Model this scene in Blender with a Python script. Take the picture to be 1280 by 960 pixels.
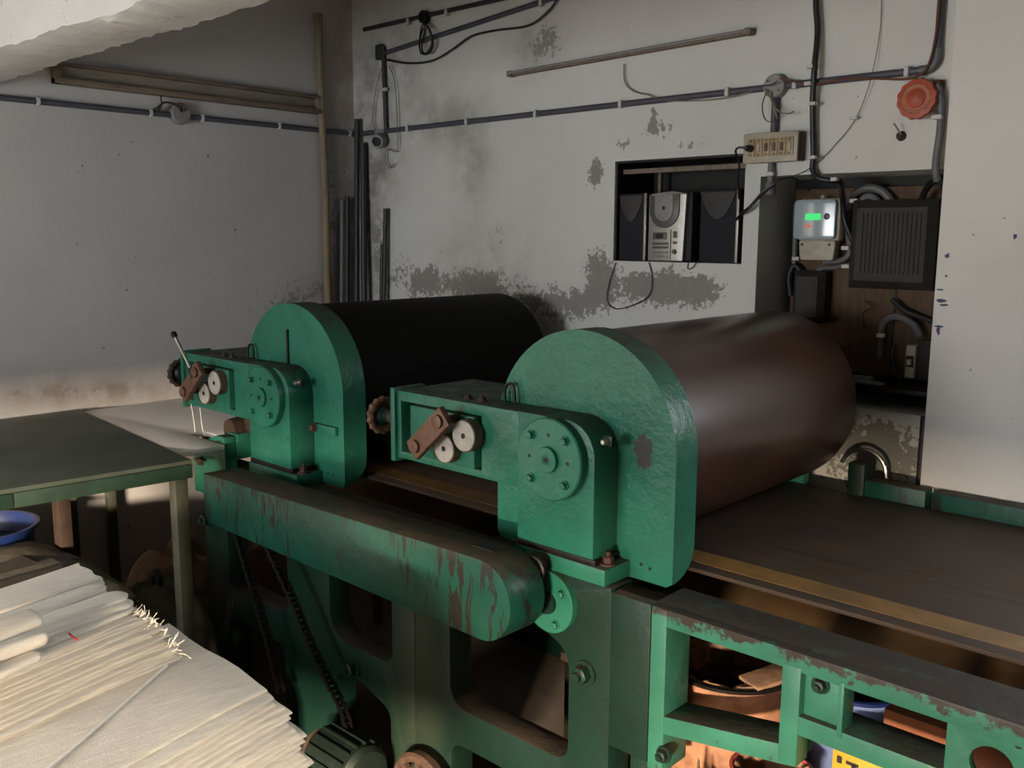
import bpy, bmesh, math, random
from mathutils import Vector, Matrix

for o in list(bpy.data.objects):
    bpy.data.objects.remove(o, do_unlink=True)
SC = bpy.context.scene
COL = SC.collection
PI = math.pi
random.seed(7)

# ------------------------------------------------------------------ camera, world, lights, exposure
cam_data = bpy.data.cameras.new('camera')
cam_data.sensor_width = 36.0
cam_data.lens = 1165.0 / 1280.0 * 36.0
cam_data.clip_start = 0.05
camera = bpy.data.objects.new('camera', cam_data)
COL.objects.link(camera)
camera.location = (0, 0, 1.6)
camera.rotation_euler = (math.radians(80.971), math.radians(-0.263), math.radians(43.044))
SC.camera = camera

world = bpy.data.worlds.new('world')
SC.world = world
world.use_nodes = True
world.node_tree.nodes['Background'].inputs[0].default_value = (0.75, 0.85, 1.0, 1)
world.node_tree.nodes['Background'].inputs[1].default_value = 0.4

def area_light(name, loc, target, sx, sy, power, color, spread=180):
    d = bpy.data.lights.new(name, 'AREA')
    d.shape = 'RECTANGLE'; d.size = sx; d.size_y = sy
    d.energy = power; d.color = color; d.spread = math.radians(spread)
    o = bpy.data.objects.new(name, d)
    COL.objects.link(o)
    o.location = loc
    o.rotation_euler = (Vector(target) - Vector(loc)).to_track_quat('-Z', 'Y').to_euler()
    return o

# daylight: neutral sky light through the doorway at the left of the front wall, and warm evening sky seen
# under the half-raised shutter at its right, which therefore only reaches the lower part of the room
area_light('doorway_sky_light', (-2.3, -2.62, 1.40), (-2.3, 2.0, 1.40), 1.5, 1.1, 70, (0.96, 0.985, 1.0))
area_light('warm_sky_light', (1.9, -5.0, 1.50), (-1.2, 2.0, 0.45), 2.2, 0.8, 5400, (1.0, 0.79, 0.58))
# daylight through the window in the pillar wall, beyond the right edge of the picture
area_light('window_sky_light', (0.10, 3.42, 1.75), (-0.6, 0.0, 1.0), 0.86, 0.86, 22, (0.94, 0.98, 1.0))

SC.view_settings.view_transform = 'Standard'
SC.view_settings.look = 'None'
SC.view_settings.gamma = 1.0
SC.view_settings.use_curve_mapping = False
SC.view_settings.exposure = 0.74

# ------------------------------------------------------------------ mesh helpers
def vlerp(a, b, t):
    return tuple(a[i] + (b[i] - a[i]) * t for i in range(len(a)))

class MB:
    """collects shapes that become ONE mesh object"""
    def __init__(self):
        self.v = []; self.f = []
    def add(self, vs, fs):
        n = len(self.v); self.v += [tuple(p) for p in vs]
        self.f += [tuple(i + n for i in f) for f in fs]
        return self
    def box(self, x0, x1, y0, y1, z0, z1):
        vs = [(x, y, z) for x in (x0, x1) for y in (y0, y1) for z in (z0, z1)]
        return self.add(vs, [(0, 1, 3, 2), (4, 6, 7, 5), (0, 4, 5, 1), (2, 3, 7, 6), (0, 2, 6, 4), (1, 5, 7, 3)])
    def bar(self, a, b, w, h, up=(0, 0, 1)):
        a = Vector(a); b = Vector(b); d = (b - a).normalized(); s = d.cross(Vector(up)).normalized(); u = s.cross(d)
        vs = []
        for p in (a, b):
            for i, j in ((-1, -1), (1, -1), (1, 1), (-1, 1)):
                vs.append(p + s * (w / 2 * i) + u * (h / 2 * j))
        return self.add(vs, [(0, 1, 2, 3), (7, 6, 5, 4), (0, 4, 5, 1), (1, 5, 6, 2), (2, 6, 7, 3), (3, 7, 4, 0)])
    def lathe(self, c, axis, prof, n=32, cap=True):
        """prof: list of (distance along axis, radius)"""
        c = Vector(c); ax = Vector(axis).normalized()
        t = Vector((0, 0, 1)) if abs(ax.z) < .9 else Vector((1, 0, 0))
        e1 = ax.cross(t).normalized(); e2 = ax.cross(e1)
        vs = []; fs = []
        for (h, r) in prof:
            for k in range(n):
                a = 2 * PI * k / n
                vs.append(c + ax * h + e1 * (r * math.cos(a)) + e2 * (r * math.sin(a)))
        m = len(prof)
        for i in range(m - 1):
            for k in range(n):
                k2 = (k + 1) % n
                fs.append((i * n + k, i * n + k2, (i + 1) * n + k2, (i + 1) * n + k))
        if cap:
            fs.append(tuple(range(n - 1, -1, -1)))
            fs.append(tuple((m - 1) * n + k for k in range(n)))
        return self.add(vs, fs)
    def cyl(self, a, b, r, n=24, r2=None):
        a = Vector(a); b = Vector(b); L = (b - a).length
        return self.lathe(a, b - a, [(0, r), (L, r if r2 is None else r2)], n)
    def tube(self, pts, r, n=8, sub=0):
        pts = smooth_path(pts, sub) if sub else [Vector(p) for p in pts]
        vs = []; fs = []; prev = None
        for i, p in enumerate(pts):
            d = (pts[min(i + 1, len(pts) - 1)] - pts[max(i - 1, 0)]).normalized()
            if prev is None:
                t = Vector((0, 0, 1)) if abs(d.z) < .9 else Vector((1, 0, 0))
                e1 = d.cross(t).normalized()
            else:
                e1 = (prev - d * prev.dot(d)).normalized()
            prev = e1; e2 = d.cross(e1)
            for k in range(n):
                a = 2 * PI * k / n
                vs.append(p + e1 * (r * math.cos(a)) + e2 * (r * math.sin(a)))
        for i in range(len(pts) - 1):
            for k in range(n):
                k2 = (k + 1) % n
                fs.append((i * n + k, i * n + k2, (i + 1) * n + k2, (i + 1) * n + k))
        fs.append(tuple(range(n - 1, -1, -1)))
        fs.append(tuple((len(pts) - 1) * n + k for k in range(n)))
        return self.add(vs, fs)
    def loft(self, rings):
        n = len(rings[0]); vs = [p for r in rings for p in r]; fs = []
        for i in range(len(rings) - 1):
            for k in range(n):
                k2 = (k + 1) % n
                fs.append((i * n + k, i * n + k2, (i + 1) * n + k2, (i + 1) * n + k))
        fs.append(tuple(range(n - 1, -1, -1)))
        fs.append(tuple((len(rings) - 1) * n + k for k in range(n)))
        return self.add(vs, fs)
    def grid(self, fn, nu, nv):
        vs = [fn(i / nu, j / nv) for i in range(nu + 1) for j in range(nv + 1)]
        fs = [(i * (nv + 1) + j, (i + 1) * (nv + 1) + j, (i + 1) * (nv + 1) + j + 1, i * (nv + 1) + j + 1) for i in range(nu) for j in range(nv)]
        return self.add(vs, fs)
    def build(self, name, mat, parent=None, bevel=0, seg=2, smooth=True, angle=38):
        me = bpy.data.meshes.new(name)
        me.from_pydata([tuple(p) for p in self.v], [], self.f)
        finish(me, bevel, seg, smooth, angle)
        return link(name, me, mat, parent)

def finish(me, bevel=0, seg=2, smooth=True, angle=38):
    bm = bmesh.new(); bm.from_mesh(me)
    bmesh.ops.recalc_face_normals(bm, faces=bm.faces)
    if bevel:
        es = [e for e in bm.edges if len(e.link_faces) == 2 and e.calc_face_angle(0) > math.radians(35)]
        bmesh.ops.bevel(bm, geom=es, offset=bevel, segments=seg, affect='EDGES', profile=.5, clamp_overlap=True)
    bm.to_mesh(me); bm.free()
    if smooth:
        for p in me.polygons: p.use_smooth = True
        me.set_sharp_from_angle(angle=math.radians(angle))
    me.update()

def link(name, me, mat, parent=None):
    o = bpy.data.objects.new(name, me)
    COL.objects.link(o)
    if mat is not None:
        if len(me.materials) == 0: me.materials.append(mat)
    adopt(o, parent)
    return o

def adopt(o, parent):
    if parent is not None:
        o.parent = parent
        o.matrix_parent_inverse = world_of(parent).inverted()

def world_of(o):
    m = Matrix.LocRotScale(o.location, o.rotation_euler, o.scale)
    if o.parent is not None:
        return world_of(o.parent) @ o.matrix_parent_inverse @ m
    return m

def smooth_path(pts, sub):
    P = [Vector(p) for p in pts]; out = []
    for i in range(len(P) - 1):
        p0 = P[max(i - 1, 0)]; p1 = P[i]; p2 = P[i + 1]; p3 = P[min(i + 2, len(P) - 1)]
        for k in range(sub):
            t = k / sub
            out.append(0.5 * ((2 * p1) + (p2 - p0) * t + (2 * p0 - 5 * p1 + 4 * p2 - p3) * t * t + (3 * p1 - p0 - 3 * p2 + p3) * t ** 3))
    out.append(P[-1])
    return out

def rounded(poly, r, n=5):
    """2-D polygon with rounded corners; r a number or a list per corner"""
    out = []; m = len(poly)
    for i in range(m):
        p = Vector(poly[i]); a = Vector(poly[i - 1]); b = Vector(poly[(i + 1) % m])
        ri = r[i] if isinstance(r, (list, tuple)) else r
        if ri <= 0: out.append((p.x, p.y)); continue
        da = (a - p).normalized(); db = (b - p).normalized()
        ang = da.angle(db); d = min(ri / math.tan(ang / 2), (a - p).length * .49, (b - p).length * .49)
        rr = d * math.tan(ang / 2)
        c = p + (da + db).normalized() * (rr / math.sin(ang / 2))
        s = p + da * d - c; e = p + db * d - c
        for k in range(n + 1):
            t = k / n
            q = (s * (1 - t) + e * t).normalized() * rr + c
            out.append((q.x, q.y))
    return out

def plate(name, outer, holes, y0, y1, mat, parent=None, bevel=0.0):
    """flat plate in the XZ plane with holes, from y0 to y1"""
    cu = bpy.data.curves.new('outline', 'CURVE'); cu.dimensions = '2D'; cu.fill_mode = 'BOTH'
    cu.extrude = (y1 - y0) / 2 - bevel; cu.bevel_depth = bevel; cu.bevel_resolution = 1; cu.offset = -bevel
    for loop in [outer] + list(holes):
        sp = cu.splines.new('POLY'); sp.points.add(len(loop) - 1); sp.use_cyclic_u = True
        for i, (x, z) in enumerate(loop): sp.points[i].co = (x, z, 0, 1)
    tmp = bpy.data.objects.new('outline', cu); COL.objects.link(tmp)
    dg = bpy.context.evaluated_depsgraph_get()
    me = bpy.data.meshes.new_from_object(tmp.evaluated_get(dg))
    bpy.data.objects.remove(tmp); bpy.data.curves.remove(cu)
    me.name = name
    ym = (y0 + y1) / 2
    for v in me.vertices:
        x, z, d = v.co
        v.co = (x, ym - d, z)
    bm = bmesh.new(); bm.from_mesh(me)
    bmesh.ops.remove_doubles(bm, verts=bm.verts, dist=1e-5)
    bmesh.ops.recalc_face_normals(bm, faces=bm.faces)
    bm.to_mesh(me); bm.free()
    for p in me.polygons: p.use_smooth = True
    me.set_sharp_from_angle(angle=math.radians(35))
    return link(name, me, mat, parent)

def thing(name, loc, label, cat, group=None):
    o = bpy.data.objects.new(name, None); COL.objects.link(o)
    o.location = loc; o.empty_display_size = .1
    return tag(o, label, cat, group)

def tag(o, label, cat, group=None):
    o['label'] = label; o['category'] = cat
    if group: o['group'] = group
    return o

def struct(o, label=None):
    o['kind'] = 'structure'
    if label: o['label'] = label
    return o

def stuff(o):
    o['kind'] = 'stuff'; return o

def share(name, me, loc, parent, rot=(0, 0, 0), scale=(1, 1, 1)):
    o = bpy.data.objects.new(name, me); COL.objects.link(o)
    o.location = loc; o.rotation_euler = rot; o.scale = scale
    adopt(o, parent)
    return o

def mesh_of(mb, name, mat, bevel=0, seg=1):
    me = bpy.data.meshes.new(name); me.from_pydata([tuple(p) for p in mb.v], [], mb.f)
    finish(me, bevel, seg); me.materials.append(mat)
    return me

# ------------------------------------------------------------------ materials
class NT:
    def __init__(self, name):
        self.m = bpy.data.materials.new(name); self.m.use_nodes = True
        self.t = self.m.node_tree; self.b = self.t.nodes['Principled BSDF']
    def n(self, typ, **kw):
        nd = self.t.nodes.new(typ)
        for k, v in kw.items(): setattr(nd, k, v)
        return nd
    def l(self, a, b): self.t.links.new(a, b)
    def val(self, sock, v):
        if hasattr(v, 'is_linked') or hasattr(v, 'links'): self.l(v, sock)
        else: sock.default_value = v
    def math(self, op, a, b=None, c=None, clamp=False):
        nd = self.n('ShaderNodeMath', operation=op, use_clamp=clamp)
        self.val(nd.inputs[0], a)
        if b is not None: self.val(nd.inputs[1], b)
        if c is not None: self.val(nd.inputs[2], c)
        return nd.outputs[0]
    def noise(self, vec, scale, detail=5, rough=.6, dist=0):
        nd = self.n('ShaderNodeTexNoise'); nd.inputs['Scale'].default_value = scale
        nd.inputs['Detail'].default_value = detail; nd.inputs['Roughness'].default_value = rough
        nd.inputs['Distortion'].default_value = dist
        if vec is not None: self.l(vec, nd.inputs['Vector'])
        return nd.outputs['Fac']
    def ramp(self, fac, stops, interp='LINEAR'):
        nd = self.n('ShaderNodeValToRGB'); nd.color_ramp.interpolation = interp
        els = nd.color_ramp.elements
        while len(els) < len(stops): els.new(.5)
        for e, (p, c) in zip(els, stops):
            e.position = p
            e.color = (c, c, c, 1) if not isinstance(c, (tuple, list)) else (*c, 1)
        self.l(fac, nd.inputs[0])
        return nd.outputs[0]
    def mix(self, fac, a, b, blend='MIX'):
        nd = self.n('ShaderNodeMix', data_type='RGBA', blend_type=blend)
        self.val(nd.inputs[0], fac)
        for s, v in ((nd.inputs[6], a), (nd.inputs[7], b)):
            if isinstance(v, (tuple, list)): s.default_value = (*v, 1)
            else: self.l(v, s)
        return nd.outputs[2]
    def coords(self, scale=(1, 1, 1), which='Object'):
        if which == 'Position':
            out = self.n('ShaderNodeNewGeometry').outputs['Position']
        else:
            out = self.n('ShaderNodeTexCoord').outputs[which]
        mp = self.n('ShaderNodeMapping'); mp.inputs['Scale'].default_value = scale
        self.l(out, mp.inputs['Vector'])
        return mp.outputs[0]
    def bump(self, h, strength=.3, dist=.01):
        nd = self.n('ShaderNodeBump'); nd.inputs['Strength'].default_value = strength; nd.inputs['Distance'].default_value = dist
        self.l(h, nd.inputs['Height']); self.l(nd.outputs[0], self.b.inputs['Normal'])
    def set(self, color=None, rough=None, metal=None, spec=None):
        if color is not None:
            if isinstance(color, (tuple, list)): self.b.inputs['Base Color'].default_value = (*color, 1)
            else: self.l(color, self.b.inputs['Base Color'])
        if rough is not None: self.val(self.b.inputs['Roughness'], rough)
        if metal is not None: self.val(self.b.inputs['Metallic'], metal)
        if spec is not None: self.val(self.b.inputs['Specular IOR Level'], spec)
        return self.m

def simple(name, color, rough=.6, metal=0, var=.25, scale=25, bump=.15, spec=None):
    t = NT(name); v = t.coords()
    nz = t.noise(v, scale, 6)
    lo = tuple(c * (1 - var) for c in color); hi = tuple(min(1, c * (1 + var)) for c in color)
    t.set(t.ramp(nz, [(.3, lo), (.7, hi)]), rough, metal, spec)
    if bump: t.bump(nz, bump, .004)
    return t.m

def blobs(t, pos, u, v, items):
    """sum of soft elliptical patches at fixed places on a wall; u, v are axis indices"""
    sep = t.n('ShaderNodeSeparateXYZ'); t.l(pos, sep.inputs[0])
    tot = None
    for (cu, cv, ru, rv, amp) in items:
        a = t.math('MULTIPLY', t.math('SUBTRACT', sep.outputs[u], cu), 1 / ru)
        b = t.math('MULTIPLY', t.math('SUBTRACT', sep.outputs[v], cv), 1 / rv)
        d = t.math('ADD', t.math('MULTIPLY', a, a), t.math('MULTIPLY', b, b))
        g = t.math('MULTIPLY', t.math('EXPONENT', t.math('MULTIPLY', d, -1.0)), amp)
        tot = g if tot is None else t.math('ADD', tot, g)
    return tot

def wall_mat(name, base, plaster, u, v, peel_items, stain_items, stain_col, peel_bias=.0, speck=.735):
    t = NT(name)
    pos = t.n('ShaderNodeNewGeometry').outputs['Position']
    big = t.noise(pos, 1.6, 4, .55)
    mid = t.noise(pos, 7, 6, .65)
    fine = t.noise(pos, 38, 8, .7)
    col = t.mix(t.ramp(big, [(.35, 0.0), (.7, 1.0)]), tuple(c * .9 for c in base), base)
    # damp stains
    st = t.math('MULTIPLY', blobs(t, pos, u, v, stain_items), t.ramp(mid, [(.3, .2), (.6, 1.5)]))
    col = t.mix(t.math('MINIMUM', st, .85), col, stain_col)
    # grime specks
    sp = t.ramp(t.noise(pos, 22, 3, .5), [(speck, 0.0), (speck + .025, 1.0)])
    col = t.mix(t.math('MULTIPLY', sp, .75), col, (.07, .06, .05))
    # flaked paint: patches of bare grey plaster with ragged edges
    pk = t.math('ADD', blobs(t, pos, u, v, peel_items), peel_bias)
    ed = t.math('ADD', pk, t.math('ADD', t.math('MULTIPLY', mid, .70), t.math('MULTIPLY', fine, 1.05)))
    mask = t.ramp(t.math('SUBTRACT', ed, .70), [(.50, 0.0), (.525, 1.0)])
    pcol = t.mix(fine, tuple(c * .72 for c in plaster), tuple(c * 1.2 for c in plaster))
    col = t.mix(mask, col, pcol)
    t.set(col, .82, 0, .25)
    h = t.math('SUBTRACT', t.math('ADD', t.math('MULTIPLY', fine, .35), t.math('MULTIPLY', mid, .5)), t.math('MULTIPLY', mask, .5))
    t.bump(h, .35, .012)
    return t.m

def green_paint(name, base, dust_col, dust=.9, scratch=.0, wear=.45, rough=.42, relief=.35, dusty=None, patch_col=None, worn=None):
    t = NT(name)
    pos = t.n('ShaderNodeNewGeometry').outputs['Position']
    nrm = t.n('ShaderNodeNewGeometry').outputs['Normal']
    big = t.noise(pos, 5, 5, .6); fine = t.noise(pos, 60, 6, .6)
    col = t.mix(t.ramp(big, [(.3, 0.0), (.7, 1.0)]), tuple(c * .72 for c in base), tuple(c * 1.12 for c in base))
    if dusty:   # soft tint patch at a fixed place on the casting
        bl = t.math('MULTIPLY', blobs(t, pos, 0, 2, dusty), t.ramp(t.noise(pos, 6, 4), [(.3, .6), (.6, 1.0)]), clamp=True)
        col = t.mix(bl, col, patch_col)
    # chips and rubbed spots
    chip = t.ramp(t.noise(pos, 14, 7, .7, .4), [(.5 + wear * .42, 0.0), (.53 + wear * .42, 1.0)])
    col = t.mix(chip, col, (.035, .03, .024))
    if scratch:
        mp = t.coords((26, 26, 5), 'Position')
        s1 = t.ramp(t.noise(mp, 1.0, 4, .6, .8), [(.74 - scratch, 0.0), (.76 - scratch, 1.0)])
        zone = t.ramp(t.noise(pos, 3.2, 2, .5), [(.36, 0.0), (.5, 1.0)])
        s1 = t.math('MULTIPLY', s1, zone)
        col = t.mix(s1, col, (.012, .012, .010))
    if worn:   # paint rubbed off along a band of height
        sz = t.n('ShaderNodeSeparateXYZ'); t.l(pos, sz.inputs[0])
        band = t.ramp(t.math('MULTIPLY', t.math('SUBTRACT', sz.outputs[2], worn[0]), 1 / (worn[1] - worn[0]), clamp=True), [(0.0, 0.0), (1.0, 1.0)])
        wm = t.math('ADD', t.math('MULTIPLY', band, .30), t.noise(pos, 15, 7, .68))
        col = t.mix(t.math('MULTIPLY', t.ramp(wm, [(.66, 0.0), (.72, 1.0)]), t.math('GREATER_THAN', band, .01)), col, (.030, .024, .019))
    # dust settled on everything that faces up
    sep = t.n('ShaderNodeSeparateXYZ'); t.l(nrm, sep.inputs[0])
    up = t.ramp(sep.outputs[2], [(.55, 0.0), (.9, 1.0)])
    dn = t.ramp(t.noise(pos, 11, 6, .65), [(.28, .35), (.55, 1.0)])
    df = t.math('MULTIPLY', t.math('MULTIPLY', up, dn), dust)
    col = t.mix(df, col, dust_col)
    r = t.math('ADD', rough, t.math('MULTIPLY', df, .45), clamp=True)
    t.set(col, r, 0, .33)
    t.bump(t.math('ADD', t.math('MULTIPLY', fine, .5), t.math('MULTIPLY', t.noise(pos, 26, 4, .55), 1.2)), relief, .010)
    return t.m

WALL_Y = 3.45; LEFT_X = -4.48; FLOOR = -0.40; CEIL = 3.05
M_back = wall_mat('back_wall_paint', (.60, .60, .565), (.25, .245, .22), 0, 2,
    [(-2.35, 1.375, .24, .09, .62), (-2.12, 1.37, .12, .08, .35), (-2.66, 1.40, .08, .14, .42), (-2.70, 1.89, .05, .09, .5), (-2.37, 2.06, .12, .06, .34),
     (-2.56, 2.0, .05, .04, .36), (-3.42, 1.34, .28, .12, .33), (-3.9, 1.36, .2, .12, .32), (-2.9, 1.26, .25, .1, .36), (-3.02, 2.51, .1, .09, .35),
     (-4.3, 1.5, .14, .3, .22), (-1.35, .80, .2, .13, .5), (-3.6, 1.30, .8, .20, .17), (-4.25, 1.75, .16, .5, .17), (-2.75, 1.55, .14, .25, .15), (-3.3, 1.6, .12, .1, .2), (-2.75, 2.45, .5, .2, .13), (-2.2, 1.98, .09, .03, .33), (-2.39, 2.12, .02, .06, .3), (-3.0, .7, 1.8, .3, .3)],
    [(-4.4, 1.6, .16, .7, .75), (-3.5, 1.97, .14, .2, .42), (-3.72, 2.2, .3, .14, .38), (-4.2, 2.5, .35, .35, .45), (-3.45, 1.45, .4, .2, .28),
     (-3.1, 2.5, .2, .14, .35), (-4.25, 1.98, .2, .2, .35), (-2.0, 2.3, .0001, .0001, .0)], (.19, .175, .145))
M_left = wall_mat('left_wall_paint', (.48, .47, .46), (.27, .25, .225), 1, 2,
    [(3.1, 1.27, .18, .12, .3), (3.32, 1.5, .1, .5, .27), (2.8, 1.2, .3, .07, .25), (2.2, .86, .5, .035, .28), (1.65, .88, .3, .05, .2), (3.3, 1.9, .06, .3, .18)],
    [(2.0, .84, .35, .08, .55), (1.6, .9, .25, .10, .4), (3.4, 1.6, .13, .8, .6), (3.2, 1.25, .25, .12, .35), (2.35, .5, .25, .25, .35), (3.4, 2.6, .1, .5, .5)], (.27, .215, .165))
M_pier = wall_mat('pillar_paint', (.66, .645, .61), (.3, .27, .22), 0, 2, [(-.9, .0, .6, .5, .3)], [(-.75, 1.55, .3, .12, .14)], (.3, .27, .24), 0, .715)
M_beam = wall_mat('beam_limewash', (.55, .55, .53), (.36, .34, .3), 0, 1, [(-3.0, 1.38, .8, .06, .08)], [(-3.0, 1.4, .6, .1, .15)], (.3, .28, .22), .13)
M_plain = simple('darkened_plaster', (.16, .155, .145), .85, 0, .08, 6)  # unseen walls, floor and ceiling are darkened to cut bounced light
M_floor = simple('worn_cement_floor', (.10, .08, .065), .85, 0, .35, 5)
M_ceil = simple('darkened_ceiling_plaster', (.22, .215, .2), .9, 0, .1, 5)  # dark tone chosen to weaken the fill light from above

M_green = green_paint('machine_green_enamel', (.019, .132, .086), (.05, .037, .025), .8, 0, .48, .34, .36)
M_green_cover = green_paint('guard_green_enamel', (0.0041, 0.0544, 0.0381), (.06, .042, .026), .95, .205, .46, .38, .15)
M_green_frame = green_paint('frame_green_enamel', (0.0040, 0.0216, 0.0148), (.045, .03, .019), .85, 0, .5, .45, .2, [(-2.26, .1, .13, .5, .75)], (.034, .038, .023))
M_green_rail = green_paint('rail_green_enamel', (.030, .150, .100), (.032, .024, .017), .95, .06, .30, .40, .25, None, None, (.605, .66))
M_green_flange = green_paint('flange_green_enamel', (.020, .142, .092), (.05, .037, .025), .6, 0, .56, .34, .2)
M_motor = simple('grimy_motor_green', (0.0060, 0.0150, 0.0100), .6, .2, .4, 20, .2)
M_rust = simple('rusty_iron', (0.0525, 0.0280, 0.0175), .75, .25, .45, 40, .4)
M_rust_lt = simple('rusty_steel_lever', (0.1400, 0.0735, 0.0455), .6, .35, .35, 50, .3)
M_oily = simple('oily_black_iron', (0.0084, 0.0067, 0.0055), .5, .4, .5, 60, .3)
M_steel = simple('bright_steel', (.5, .48, .45), .3, 1, .2, 60, .1)
M_discwhite = simple('dusty_white_nylon', (0.3720, 0.3420, 0.3000), .55, 0, .22, 30, .15)
M_discside = simple('grimy_nylon_edge', (0.0960, 0.0690, 0.0450), .7, 0, .4, 30, .2)
M_grease = simple('greasy_dirt', (0.0240, 0.0192, 0.0156), .55, 0, .4, 40, .3)

t = NT('black_rubber_blanket'); nz = t.noise(t.coords(), 18, 5)
t.set(t.ramp(nz, [(.3, (.0025, .0022, .0022)), (.7, (.005, .0045, .0043))]), .7, 0, .15); t.bump(nz, .06, .003); M_rubber = t.m
t = NT('brown_rubber_blanket'); v = t.coords(which='Position'); nz = t.noise(v, 3, 6, .6); st = t.noise(t.coords((3, .6, 3), 'Position'), 9, 5, .6)
c = t.ramp(nz, [(.3, (.034, .014, .009)), (.7, (.058, .025, .016))])
c = t.mix(t.ramp(st, [(.55, 0.0), (.75, .5)]), c, (.062, .032, .021))
t.set(c, .30, 0, .75); M_copper = t.m

t = NT('ink_stained_conveyor_belt'); v = t.coords((.5, 7, 1), 'Position'); nz = t.noise(v, 5, 5, .6); n2 = t.noise(t.coords(which='Position'), 6, 5)
c = t.ramp(nz, [(.3, (.024, .0155, .0105)), (.5, (.058, .036, .022)), (.7, (.036, .025, .018))])
c = t.mix(t.ramp(n2, [(.4, 0.0), (.7, .6)]), c, (.034, .030, .028))
t.set(c, .6, 0, .22); t.bump(nz, .15, .003); M_belt = t.m
M_stripe = simple('ochre_belt_edge_stripe', (0.1575, 0.0827, 0.0197), .6, 0, .3, 9, .1)
M_underbelt = simple('tan_belt_underside', (0.2600, 0.1500, 0.0650), .75, 0, .25, 6, .1)

def wood(name, a, b, sc=(1.2, 12, 12), rough=.7):
    t = NT(name); v = t.coords(sc, 'Position'); nz = t.noise(v, 4, 6, .65, .6)
    t.set(t.ramp(nz, [(.3, a), (.7, b)]), rough); t.bump(nz, .2, .004)
    return t.m
M_ply = wood('stained_plywood', (0.0504, 0.0252, 0.0118), (0.1176, 0.0630, 0.0286), (12, 12, 1.5))
M_batten = wood('dusty_wooden_batten', (0.1040, 0.0748, 0.0520), (0.2145, 0.1690, 0.1235), (12, 1.2, 12))
M_paleboard = wood('pale_dusty_board', (.17, .145, .115), (.28, .25, .205), (12, 1.2, 12))
M_bamboo = wood('bare_timber_pole', (0.1400, 0.1015, 0.0630), (0.2800, 0.2170, 0.1330), (30, 30, 1.2))
M_pvc = simple('blue_grey_pvc_conduit', (0.0595, 0.0595, 0.0770), .5, 0, .15, 20, .03)
M_pvcgrey = simple('grey_pvc_pipe', (0.1120, 0.1120, 0.1155), .5, 0, .15, 20, .03)
M_pvcdark = simple('dull_plastic_pipe', (0.0245, 0.0238, 0.0259), .55, 0, .3, 15, .05)
M_clip = simple('white_plastic_clip', (0.4650, 0.4500, 0.4125), .5, 0, .12, 30, .03)
M_black = simple('black_cable_sheath', (.010, .010, .011), .42, 0, .2, 30, .03)
M_wirebrown = simple('brown_wire', (0.1120, 0.0385, 0.0210), .5, 0, .2, 30, .0)
M_wirecream = simple('dingy_cream_wire', (0.1960, 0.1540, 0.1050), .55, 0, .2, 30, .0)
M_greyplastic = simple('grey_plastic', (0.2100, 0.2030, 0.1960), .5, 0, .15, 25, .05)
M_ivory = simple('aged_ivory_plastic', (0.3500, 0.3150, 0.2380), .5, 0, .15, 25, .05)
M_tan = simple('yellowed_switch_plastic', (0.2990, 0.2145, 0.1105), .5, 0, .2, 25, .05)
M_darkbox = simple('dusty_dark_enclosure', (0.0210, 0.0180, 0.0144), .7, 0, .3, 12, .15)
M_speaker = simple('black_speaker_cloth', (0.0084, 0.0084, 0.0120), .85, 0, .3, 90, .3)
M_speakertop = simple('dusty_grey_grille', (0.0350, 0.0315, 0.0294), .7, 0, .2, 60, .2)
M_silver = simple('silver_plastic', (0.3150, 0.3075, 0.2775), .38, .45, .12, 30, .02)
M_silverdk = simple('grey_smoked_plastic', (0.0700, 0.0700, 0.0630), .4, 0, .15, 30, .02)
M_dark = simple('near_black', (.006, .006, .006), .7, 0, .3, 10, 0)
M_redwood = simple('red_brown_veneer', (0.0540, 0.0132, 0.0084), .5, 0, .3, 12, .05)
M_orange = simple('orange_red_plastic', (0.3600, 0.0638, 0.0263), .5, 0, .2, 25, .1)
M_orange2 = simple('faded_orange_plastic', (0.3150, 0.1200, 0.0600), .6, 0, .2, 25, .1)
M_cloth = None
t = NT('white_cotton_cloth'); v = t.coords((1, 1, 1), 'Position'); nz = t.noise(t.coords((40, 5, 40), 'Position'), 3, 6, .6); n2 = t.noise(v, 420, 2, .5)
c = t.ramp(nz, [(.3, (.74, .70, .62)), (.7, (.86, .83, .76))])
t.set(c, .9, 0, .15); t.bump(t.math('ADD', t.math('MULTIPLY', nz, .8), t.math('MULTIPLY', n2, .25)), .35, .006); M_cloth = t.m
M_fray = simple('frayed_cotton_thread', (.72, .68, .6), .95, 0, .1, 40, 0)
M_seamlit = simple('lit_seam_cotton', (.92, .90, .86), .9, 0, .03, 40, 0)  # brighter than the cloth so the seam ridge looks lit
M_red = simple('red_thread', (.5, .03, .03), .8, 0, .2, 40, 0)
M_sack = simple('olive_grey_sacking', (0.1560, 0.1414, 0.1040), .95, 0, .3, 25, .5)
M_sackdark = simple('dark_printed_sacking', (0.0581, 0.0458, 0.0352), .95, 0, .3, 25, .5)
M_sackbrown = simple('brown_jute_sacking', (0.2080, 0.1360, 0.0960), .95, 0, .35, 14, .6)
M_tableg = simple('grimy_green_tabletop', (0.0890, 0.1081, 0.0827), .55, 0, .28, 4, .08)
M_tableedge = simple('worn_green_table_edge', (0.0149, 0.0396, 0.0231), .6, 0, .5, 9, .15)
M_leg = simple('grey_green_steel_leg', (0.0595, 0.0630, 0.0420), .6, .1, .3, 12, .1)
M_legbrown = simple('brown_wooden_leg', (0.0363, 0.0198, 0.0116), .7, 0, .35, 14, .15)
M_whitetop = simple('white_laminate', (0.6311, 0.6082, 0.5852), .4, 0, .05, 4, .02)
M_blue = simple('blue_plastic', (0.0070, 0.0196, 0.0924), .45, 0, .25, 12, .05)
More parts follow.
